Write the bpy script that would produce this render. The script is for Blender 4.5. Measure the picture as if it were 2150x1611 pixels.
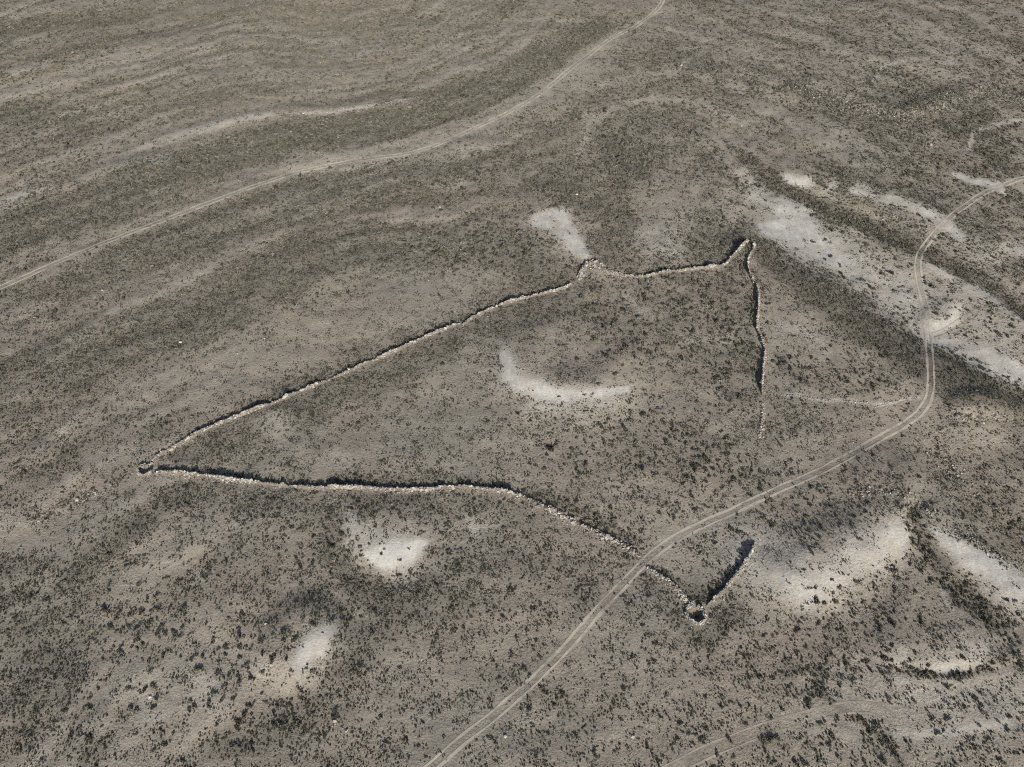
import bpy, bmesh, math, random
import numpy as np
from mathutils import Vector, Matrix, Euler

random.seed(7)
RNG = np.random.default_rng(11)
SC = bpy.context.scene
COL = SC.collection
for o in list(bpy.data.objects):
    bpy.data.objects.remove(o)

# ------------------------------------------------------------------ camera, sky, sun, exposure
HC = 166.0                      # height of the drone above the plain
PITCH = math.radians(46.0)      # looking down below the horizon
FPX = 1687.0                    # focal length in pixels of a 2150 px wide picture
cam_d = bpy.data.cameras.new("camera")
cam_d.sensor_width = 36.0
cam_d.lens = 36.0 * FPX / 2150.0
cam_d.clip_start = 1.0
cam_d.clip_end = 12000.0
cam = bpy.data.objects.new("camera", cam_d)
COL.objects.link(cam)
cam.location = (0, 0, HC)
cam.rotation_euler = (math.pi / 2 - PITCH, 0, 0)
SC.camera = cam

SUN_EL = math.radians(22.0)
SUN_AZ = math.radians(167.0)    # from +Y (camera heading) clockwise: behind the camera, a little to the right
sun_vec = Vector((math.sin(SUN_AZ) * math.cos(SUN_EL), math.cos(SUN_AZ) * math.cos(SUN_EL), math.sin(SUN_EL)))
world = bpy.data.worlds.new("World")
SC.world = world
world.use_nodes = True
wn = world.node_tree
wn.nodes.clear()
w_out = wn.nodes.new("ShaderNodeOutputWorld")
w_bg = wn.nodes.new("ShaderNodeBackground")
w_sky = wn.nodes.new("ShaderNodeTexSky")
w_sky.sky_type = 'NISHITA'
w_sky.sun_disc = False
w_sky.sun_elevation = SUN_EL
w_sky.sun_rotation = SUN_AZ
w_sky.altitude = 200.0
w_sky.dust_density = 3.0
w_sky.ozone_density = 1.0
w_bg.inputs[1].default_value = 0.06
wn.links.new(w_sky.outputs[0], w_bg.inputs[0])
wn.links.new(w_bg.outputs[0], w_out.inputs[0])

sun_d = bpy.data.lights.new("sun", 'SUN')
sun_d.energy = 5.0
sun_d.angle = math.radians(0.5)
sun_d.color = (1.0, 0.955, 0.89)
sun = bpy.data.objects.new("sun", sun_d)
COL.objects.link(sun)
sun.location = (60, -200, 300)
sun.rotation_euler = (-sun_vec).to_track_quat('-Z', 'Y').to_euler()

SC.view_settings.view_transform = 'Standard'
SC.view_settings.look = 'None'
SC.view_settings.exposure = 0.03
SC.view_settings.gamma = 1.0
SC.view_settings.use_curve_mapping = False
SC.cycles.use_denoising = False
SC.cycles.filter_width = 1.1

# ------------------------------------------------------------------ survey helpers
ST, CT = math.sin(PITCH), math.cos(PITCH)

def to_px(X, Y, Z=0.0):
    """where a point of the plain is seen on the survey photograph (2150 x 1611)"""
    dz = Z - HC
    zc = Y * CT - dz * ST
    zc = np.where(zc < 5.0, 5.0, zc)
    yc = Y * ST + dz * CT
    return 1075.0 + FPX * X / zc, 805.5 - FPX * yc / zc

def flat_at(px, py, z=0.0):
    a = (px - 1075.0) / FPX
    b = (805.5 - py) / FPX
    dx, dy, dz = a, CT + b * ST, -ST + b * CT
    t = (z - HC) / dz
    return a * t, dy * t

def scale_at(py):
    return FPX / HC * (ST + CT * (py - 805.5) / FPX)      # pixels per metre

def hash2(ix, iy, seed):
    h = (ix.astype(np.int64) * 374761393 + iy.astype(np.int64) * 668265263 + seed * 974634777) & 0xFFFFFFFF
    h = ((h ^ (h >> 13)) * 1274126177) & 0xFFFFFFFF
    return (h ^ (h >> 16)) & 0xFFFFFFFF

def perlin(x, y, seed=0):
    x0, y0 = np.floor(x), np.floor(y)
    fx, fy = x - x0, y - y0
    ux, uy = fx * fx * fx * (fx * (fx * 6 - 15) + 10), fy * fy * fy * (fy * (fy * 6 - 15) + 10)
    def g(ox, oy):
        a = hash2(x0 + ox, y0 + oy, seed).astype(np.float64) * (2 * math.pi / 4294967296.0)
        return np.cos(a) * (fx - ox) + np.sin(a) * (fy - oy)
    n0 = g(0, 0) * (1 - ux) + g(1, 0) * ux
    n1 = g(0, 1) * (1 - ux) + g(1, 1) * ux
    return (n0 * (1 - uy) + n1 * uy) * 1.5

def fbm(x, y, seed=0, octv=4):
    s, a, t = 0.0, 1.0, 0.0
    for k in range(octv):
        s = s + a * perlin(x * 2 ** k, y * 2 ** k, seed + k * 17)
        t += a
        a *= 0.5
    return s / t

def sstep(a, b, x):
    t = np.clip((x - a) / (b - a), 0, 1)
    return t * t * (3 - 2 * t)

def seg_field(U, V, pts, hw, soft=0.5):
    """1 inside a band of half width hw (px, may change along the line) round a surveyed line, falling to 0 outside"""
    out = np.zeros(U.shape)
    n = len(pts)
    hws = [hw] * n if np.isscalar(hw) else list(hw)
    m = max(hws) * (1 + soft) + 2
    xs = [p[0] for p in pts]
    ys = [p[1] for p in pts]
    msk = (U > min(xs) - m) & (U < max(xs) + m) & (V > min(ys) - m) & (V < max(ys) + m)
    if not msk.any():
        return out
    u, v = U[msk], V[msk]
    best = np.full(u.shape, 9.0)
    if n == 1:
        best = np.hypot(u - xs[0], v - ys[0]) / hws[0]
    for i in range(n - 1):
        ax, ay = pts[i]
        bx, by = pts[i + 1]
        dx, dy = bx - ax, by - ay
        t = np.clip(((u - ax) * dx + (v - ay) * dy) / (dx * dx + dy * dy + 1e-9), 0, 1)
        d = np.hypot(u - ax - t * dx, v - ay - t * dy) / (hws[i] + (hws[i + 1] - hws[i]) * t)
        best = np.minimum(best, d)
    out[msk] = 1 - sstep(1 - soft, 1 + soft, best)
    return out

def ell_field(U, V, x, y, rx, ry, ang=0.0, soft=0.5):
    c, s = math.cos(math.radians(ang)), math.sin(math.radians(ang))
    du, dv = U - x, V - y
    a = (du * c + dv * s) / rx
    b = (-du * s + dv * c) / ry
    return 1 - sstep(1 - soft, 1 + soft, np.hypot(a, b))

# ------------------------------------------------------------------ surveyed lines (picture pixels, projected to the ground)
TRACK_A = [(872, 1640), (911, 1607), (980, 1548), (1052, 1490), (1110, 1439), (1197, 1352), (1266, 1271), (1330, 1204), (1363, 1171),
           (1395, 1146), (1430, 1124), (1480, 1099), (1539, 1074), (1613, 1038), (1708, 996), (1772, 963), (1841, 924), (1908, 885),
           (1938, 857), (1952, 825), (1954, 770), (1950, 723), (1947, 669), (1941, 636), (1930, 585), (1927, 555), (1933, 530),
           (1956, 498), (1983, 469), (2014, 441), (2058, 411), (2097, 393), (2124, 382), (2150, 374), (2260, 345), (2400, 320)]
TRACK_B = [(-150, 665), (0, 604), (84, 567), (151, 538), (235, 504), (335, 466), (436, 427), (503, 402), (570, 379), (637, 359), (717, 343),
           (799, 330), (866, 320), (933, 298), (1000, 268), (1050, 245), (1117, 208), (1184, 156), (1235, 117), (1285, 80), (1335, 55),
           (1369, 30), (1387, 10), (1394, -12), (1398, -60)]
TRACK_C = [(-120, 425), (0, 386), (100, 355), (201, 322), (302, 297), (402, 255), (503, 221), (600, 195), (720, 170), (799, 154), (883, 131),
           (950, 96), (1000, 67), (1050, 37), (1100, 13), (1150, -25)]
TRACK_D = [(1380, 1632), (1455, 1594), (1540, 1556), (1623, 1526), (1698, 1504), (1749, 1492), (1790, 1486), (1832, 1488), (1862, 1502), (1902, 1529)]
TRACK_E = [(1957, 705), (1985, 695), (2010, 680), (2035, 662), (2070, 640)]

WALLS = {
 'w1': [(318, 974), (335, 956), (369, 937), (419, 909), (469, 887), (536, 860), (587, 842), (620, 827), (670, 806), (715, 788),
        (759, 768), (799, 751), (849, 729), (876, 716), (916, 699), (950, 685), (964, 681)],
 'w2': [(971, 684), (985, 672), (1000, 664), (1050, 642), (1101, 627), (1151, 615), (1184, 605), (1203, 597)],
 'w3': [(1215, 586), (1217, 577), (1221, 568), (1233, 556), (1248, 551), (1262, 558), (1270, 568), (1286, 573), (1300, 576), (1312, 578)],
 'w4': [(1308, 577), (1333, 582), (1354, 581), (1374, 577), (1405, 572), (1436, 568), (1467, 565), (1497, 563), (1518, 558), (1532, 545),
        (1548, 529), (1559, 516), (1566, 510), (1573, 508)],
 'w5': [(1579, 509), (1583, 514), (1579, 527), (1571, 543), (1569, 562), (1573, 574), (1581, 590), (1589, 607), (1591, 644), (1588, 677), (1588, 691),
        (1596, 708), (1603, 728), (1605, 743), (1601, 766), (1600, 788), (1598, 811), (1600, 830)],
 'w5b': [(1600, 846), (1600, 874), (1597, 897), (1591, 917)],
 'w6': [(322, 994), (345, 993), (369, 992), (419, 998), (469, 1006), (536, 1014), (603, 1021), (670, 1026), (715, 1024), (816, 1029), (883, 1029),
        (950, 1023), (1000, 1026), (1050, 1031), (1068, 1035), (1084, 1040)],
 'w7': [(1085, 1038), (1098, 1044), (1112, 1050), (1134, 1060), (1160, 1070), (1185, 1084), (1210, 1099), (1235, 1109), (1260, 1121), (1286, 1132), (1313, 1147), (1344, 1169)],
 'w8': [(1360, 1192), (1386, 1210), (1403, 1221), (1418, 1233), (1429, 1246), (1438, 1259), (1446, 1267)],
 'w9': [(1484, 1271), (1492, 1266), (1501, 1256), (1515, 1245), (1526, 1232), (1535, 1219), (1549, 1204), (1559, 1187), (1569, 1173), (1577, 1158), (1584, 1141)],
 'w10': [(1640, 829), (1692, 834), (1732, 840), (1782, 843), (1849, 846), (1899, 839), (1926, 835)],
}
CELL_A = [(1452, 1268), (1443, 1275), (1442, 1290), (1448, 1302), (1461, 1310), (1474, 1308), (1480, 1297), (1475, 1283), (1467, 1274)]
CELL_B = [(318, 993), (308, 999), (297, 999), (291, 990), (294, 982), (303, 978), (313, 978)]

# ------------------------------------------------------------------ ground sheet: axes
def expand(lo, step, ratio, end, sign):
    v, s, out = lo, step, []
    while abs(v) < end:
        s *= ratio
        v += sign * s
        out.append(v)
    return out
ax_x = np.arange(-300.0, 300.01, 0.75)
ax_x = np.array(expand(-300.0, 0.75, 1.22, 4000, -1)[::-1] + list(ax_x) + expand(300.0, 0.75, 1.22, 4000, 1))
ys = [36.0]
while ys[-1] < 470:
    ys.append(ys[-1] + 0.58 + 0.5 * (ys[-1] - 36) / 434)
ax_y = np.array(expand(36.0, 0.6, 1.22, 3000, -1)[::-1] + ys + expand(ys[-1], 1.1, 1.22, 6000, 1))
NX, NY = len(ax_x), len(ax_y)
GX, GY = np.meshgrid(ax_x, ax_y)

def chart(X, Y, Z):
    """survey coordinates with uneven edges: the surveyed outlines are smooth, the soil's are not"""
    U, V = to_px(X, Y, Z)
    s = np.clip(scale_at(V), 2.0, 14.0)
    wu = fbm(X / 14.0, Y / 14.0, 91, 3) * 2.2 + perlin(X / 3.0, Y / 3.0, 95) * 0.5
    wv = fbm(X / 14.0, Y / 14.0, 191, 3) * 2.2 + perlin(X / 3.0, Y / 3.0, 195) * 0.5
    return U + wu * s, V + wv * s * 0.7

U0, V0 = to_px(GX, GY, 0.0)
front = (GY > 20) & (V0 > -700) & (V0 < 2600)
U0 = np.where(front, U0, -9e3)
V0 = np.where(front, V0, -9e3)

# relief, metres
H = 1.1 * fbm(GX / 95.0, GY / 95.0, 3, 3) + 0.55 * fbm(GX / 24.0, GY / 24.0, 5, 3) + 0.16 * fbm(GX / 6.0, GY / 6.0, 9, 2) + 0.045 * perlin(GX / 1.9, GY / 1.9, 29)
# long low terraces on the far plain
H += 0.5 * np.clip((GY - 180) / 150, 0, 1) * perlin((GX * 0.35 + GY) / 26.0 + 0.8 * fbm(GX / 60, GY / 60, 71, 2), GX / 150.0, 41)
# strata of the plain: long bands that follow the upper track and bend down again on the right
gxp = np.array([p[0] for p in TRACK_B[:-2]] + [1450, 1560, 1660, 1850, 2000, 2150, 2700], dtype=float)
gyp = np.array([p[1] for p in TRACK_B[:-2]] + [60, 115, 150, 230, 310, 400, 720], dtype=float)
band_d = V0 - np.interp(U0, gxp, gyp) + 30 * fbm(GX / 60.0, GY / 60.0, 811, 3)
slope = (np.interp(U0 + 15, gxp, gyp) - np.interp(U0 - 15, gxp, gyp)) / 30.0
band_d = band_d / np.sqrt(1 + 4 * slope ** 2)
bs = np.clip(scale_at(V0), 2.5, 12) / 7.0
band_low = .6 * perlin(band_d / (46 * bs), U0 / 420.0, 801) + .55 * perlin(band_d / (20 * bs), U0 / 260.0, 803)
band = band_low + .35 * perlin(band_d / (9 * bs), U0 / 130.0, 805)
band_w = np.clip(1 - sstep(420, 760, V0) * sstep(250, 700, U0), .15, 1) * np.where(front, 1.0, 0.0)
band_w *= 1 - .8 * np.exp(-((U0 - 1310) / 150.0) ** 2)
band *= band_w
H -= .45 * band_low * band_w * (1 - .6 * np.exp(-((U0 - 1330) / 160.0) ** 2))
RELIEF = [   # surveyed line / points, half width px, softness, rise in metres
    ([(1130, 760), (1190, 775), (1250, 765)], 78, .8, 1.6), ([(1175, 745), (1230, 745)], 40, .8, -0.9),
    ([(800, 1125), (840, 1118)], 62, .7, 1.5), ([(600, 1370), (650, 1330)], 60, .7, 1.3), ([(430, 1470)], 70, .8, .7),
    ([(1150, 440), (1185, 490)], 48, .7, 1.1), ([(1240, 560)], 45, .8, 1.0),
    ([(1570, 512)], 40, .9, .8),
    ([(1610, 590), (1700, 650), (1800, 720), (1900, 790), (2020, 840)], 70, .95, 2.0),
    ([(1590, 430), (1690, 490), (1790, 560), (1880, 630), (1980, 690), (2080, 750), (2200, 820)], 55, .9, -1.8),
    ([(1560, 330), (1640, 385), (1740, 425), (1850, 480), (1940, 515), (2040, 575), (2150, 650)], 16, .9, -1.2),
    ([(1650, 365), (1760, 385), (1850, 410), (1960, 455), (2080, 520)], 26, .9, 1.1),
    ([(1960, 655), (1990, 650)], 22, .8, .8),
    ([(1700, 1190), (1780, 1150), (1860, 1100), (1890, 1070)], [60, 65, 50, 20], .95, 1.5), ([(1560, 1200), (1700, 1240)], 45, .9, .5),
    ([(1915, 1070), (1940, 1140), (1985, 1205), (2040, 1260), (2110, 1330)], [12, 20, 24, 26, 30], .9, -.8),
    ([(1960, 1090), (2020, 1150), (2090, 1200), (2170, 1260)], 30, .9, .9),
    ([(1900, 1340), (1980, 1350), (2060, 1345)], 55, .9, .8), ([(1850, 1400), (1960, 1412), (2090, 1400), (2150, 1385)], 9, .9, -.25),
    ([(1700, 1430), (1735, 1480), (1800, 1525), (1880, 1590)], 12, .9, -.3),
    ([(1830, 1000), (1890, 1010)], 40, .9, .8), ([(2010, 860), (2070, 850), (2140, 860)], 22, .8, 1.0),
    ([(1700, 175), (1800, 215), (1900, 236), (1980, 205), (2060, 183), (2150, 195)], 14, .9, .9),
    ([(1780, 90), (1900, 130), (2100, 160)], 30, .9, .8),
    ([(0, 120), (200, 70), (420, 30)], 22, .9, -.9), ([(0, 160), (150, 130), (320, 90)], 18, .9, .7),
    ([(300, 300), (450, 262), (600, 235), (900, 205)], 10, .9, .6),
    ([(560, 890), (600, 870)], 30, .9, .5), ([(950, 305), (1060, 300)], 10, .9, .35),
]
for pts, hw, soft, rise in RELIEF:
    H += rise * seg_field(U0, V0, pts, hw, soft)
H -= 1.0 * sstep(1.0, 0.0, np.clip(np.abs(GX) / 4000, 0, 1)) * 0
for cell, dep in ((CELL_A, .45), (CELL_B, .3)):
    cx = sum(p[0] for p in cell) / len(cell)
    cy = sum(p[1] for p in cell) / len(cell)
    x, y = flat_at(cx, cy)
    H -= dep * (1 - sstep(0.6, 1.6, np.hypot(GX - x, (GY - y) * 0.8)))

def grid_sample(F, X, Y):
    X = np.asarray(X, dtype=float)
    Y = np.asarray(Y, dtype=float)
    i = np.clip(np.searchsorted(ax_x, X) - 1, 0, NX - 2)
    j = np.clip(np.searchsorted(ax_y, Y) - 1, 0, NY - 2)
    fx = np.clip((X - ax_x[i]) / (ax_x[i + 1] - ax_x[i]), 0, 1)
    fy = np.clip((Y - ax_y[j]) / (ax_y[j + 1] - ax_y[j]), 0, 1)
    return (F[j, i] * (1 - fx) + F[j, i + 1] * fx) * (1 - fy) + (F[j + 1, i] * (1 - fx) + F[j + 1, i + 1] * fx) * fy

def ground_z(X, Y):
    return grid_sample(H, X, Y)

def at(px, py):
    """the point of the ground seen at a pixel of the survey photograph"""
    z = 0.0
    for _ in range(6):
        x, y = flat_at(px, py, z)
        z = float(ground_z(x, y))
    return x, y, z

U1, V1 = chart(GX, GY, H)
U1 = np.where(front, U1, -9e3)
V1 = np.where(front, V1, -9e3)
inview = front & (U1 > -500) & (U1 < 2650) & (V1 > -350) & (V1 < 1950)
# ------------------------------------------------------------------ soil and plant cover, read off the ground
CHALK = [   # line, half width px, softness, strength
    ([(1064, 748), (1070, 783), (1094, 805), (1134, 819), (1184, 829), (1235, 829), (1285, 821), (1318, 815)], [9, 13, 17, 17, 15, 12, 8, 5], .55, 1.0),
    ([(1066, 735), (1072, 800), (1120, 838), (1200, 848), (1290, 838)], [14, 24, 30, 24, 16], .8, .42),
    ([(1180, 760)], 70, .8, .16),
    ([(782, 1156), (808, 1168), (850, 1162), (882, 1140)], [9, 25, 28, 11], .35, 1.0),
    ([(738, 1092), (755, 1118), (795, 1142), (850, 1132)], [18, 24, 24, 20], .7, .62), ([(830, 1195), (850, 1215)], 30, .8, .35),
    ([(636, 1386), (662, 1358), (688, 1330)], [19, 23, 18], .45, .9), ([(630, 1398), (690, 1310)], 32, .8, .4),
    ([(445, 1458)], 42, .8, .42), ([(300, 1478), (320, 1500)], 26, .8, .38), ([(540, 1405)], 20, .8, .4), ([(425, 1208)], 20, .7, .35),
    ([(990, 1092), (1000, 1120)], 16, .8, .62), ([(555, 890), (590, 880)], 22, .8, .28), ([(715, 960)], 22, .8, .22),
    ([(1125, 462), (1170, 463), (1190, 490), (1200, 512), (1228, 532)], [14, 26, 26, 20, 12], .4, .95), ([(1240, 540), (1255, 548)], 8, .8, .4),
    ([(1370, 500), (1400, 515)], 40, .8, .42), ([(1435, 140)], 10, .6, .5),
    ([(1600, 478), (1640, 486), (1685, 490)], [14, 24, 20], .5, 1.0), ([(1645, 435), (1680, 452), (1690, 475)], [18, 24, 22], .6, .85),
    ([(1560, 370), (1610, 425), (1680, 500), (1760, 540)], [14, 28, 50, 40], .7, .55),
    ([(1700, 510), (1790, 560), (1890, 630), (1960, 690)], 44, .7, .44), ([(1900, 610), (2020, 620), (2100, 700)], 60, .8, .26),
    ([(1640, 375), (1690, 382)], 12, .5, .95), ([(1708, 386)], 9, .5, .6), ([(1748, 393)], 15, .6, .65), ([(1800, 395), (1845, 408)], 16, .6, .62),
    ([(1870, 418), (1930, 440), (1985, 470), (2020, 495)], [12, 13, 15, 10], .6, .8), ([(2020, 500), (2080, 540)], 22, .8, .35),
    ([(2000, 362), (2050, 380), (2090, 388), (2106, 402)], [4, 9, 11, 8], .5, .85), ([(2115, 515), (2160, 525)], 18, .7, .5),
    ([(1775, 470), (1820, 500)], 7, .7, .45),
    ([(1953, 553), (2000, 579), (2050, 602), (2094, 627), (2134, 659), (2170, 690)], [10, 14, 16, 16, 16, 16], .6, .6),
    ([(1960, 708), (2015, 733), (2080, 762), (2160, 795)], [10, 20, 26, 28], .4, .78), ([(1965, 690), (2005, 675), (2012, 650), (1990, 635)], 10, .7, .62),
    ([(1915, 690), (1945, 705)], 9, .7, .45), ([(1640, 680), (1690, 700), (1740, 740)], 14, .8, .32), ([(1450, 715), (1520, 712)], 14, .8, .3),
    ([(1888, 1095), (1882, 1125), (1872, 1148)], [5, 30, 24], .6, .72), ([(1640, 1218), (1690, 1232), (1750, 1215)], [20, 28, 20], .85, .5), ([(1580, 1150), (1720, 1175), (1830, 1140)], 50, .9, .32),
    ([(1560, 1190), (1700, 1230), (1850, 1160)], 60, .95, .36),
    ([(1960, 1105), (1995, 1135), (2045, 1172), (2085, 1195), (2150, 1240)], [8, 20, 26, 24, 26], .5, .85), ([(2090, 1230), (2150, 1290)], 30, .8, .35),
    ([(1985, 1240), (2003, 1275)], 10, .7, .4), ([(1950, 1398), (2000, 1403), (2040, 1392), (2072, 1366)], [8, 13, 14, 8], .7, .5),
    ([(1900, 1380), (2060, 1350)], 28, .9, .25), ([(1900, 1450), (2000, 1470), (2140, 1490)], 60, .9, .3),
    ([(1885, 1538), (1960, 1536), (2050, 1532), (2110, 1524)], [8, 11, 11, 8], .6, .6),
    ([(20, 150), (70, 138), (110, 130)], [14, 16, 8], .8, .5), ([(120, 245), (180, 232), (240, 212), (300, 190)], [8, 8, 6, 5], .7, .45),
    ([(180, 115), (260, 100)], 8, .8, .3), ([(278, 312), (335, 292), (436, 268), (520, 248), (567, 240)], [7, 8, 9, 9, 7], .6, .4),
    ([(0, 432), (60, 405), (115, 392)], [12, 12, 4], .6, .5), ([(40, 385), (90, 375)], 10, .8, .25), ([(600, 240), (700, 233), (800, 222), (880, 205)], [3, 4, 4, 3], .8, .5),
    ([(60, 330), (160, 310)], 10, .8, .25), ([(120, 523)], 20, .8, .35), ([(300, 340), (350, 335)], 8, .8, .4), ([(1360, 40), (1300, 60)], 6, .8, .3),
    ([(1100, 40), (1240, 45)], 5, .9, .3), ([(940, 110), (1060, 70)], 5, .9, .2), ([(850, 30), (940, 15)], 10, .9, .2), ([(760, 110), (800, 90)], 14, .9, .3),
    ([(0, 1110), (100, 1085), (200, 1040), (245, 1020)], 5, .9, .35), ([(930, 325), (1060, 300)], 6, .9, .25), ([(1310, 620), (1360, 660)], 9, .8, .3),
    ([(2000, 905), (2120, 930)], 30, .9, .15), ([(1800, 225), (1850, 215)], 8, .9, .2), ([(1560, 30), (1800, 40)], 30, .9, .08), ([(1835, 168), (1850, 142), (1885, 128), (1950, 125), (2010, 133)], [4, 4, 4, 4, 3], .8, .5), ([(2030, 325), (2045, 288), (2080, 263), (2150, 252)], 6, .8, .5),
    ([(1640, 829), (1692, 834), (1732, 840), (1782, 843), (1849, 846), (1899, 839), (1926, 835)], 3.5, .8, .75), ([(1700, 182), (1800, 226), (1900, 243), (1970, 218), (2060, 192), (2150, 205)], 7, .9, .3), ([(1880, 108), (2100, 112)], 4, .9, .3),
]
chalk = np.zeros(GX.shape)
for pts, hw, soft, st in CHALK:
    f = seg_field(U1, V1, pts, hw, min(.97, soft * 1.35)) * st
    chalk = 1 - (1 - chalk) * (1 - f)
chalk *= 1 - .95 * seg_field(U1, V1, [(1905, 1062), (1928, 1115), (1958, 1170), (2000, 1222), (2050, 1265), (2105, 1320)], [5, 11, 15, 16, 17, 20], .5)
chalk *= 1 - .9 * seg_field(U1, V1, [(1540, 315), (1640, 388), (1720, 432), (1800, 468), (1890, 510), (1960, 542), (2050, 580), (2100, 615), (2160, 665)], 12, .5)
chalk = np.clip(chalk * (1 + .55 * fbm(GX / 7.0, GY / 7.0, 611, 4)), 0, 1)

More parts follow.
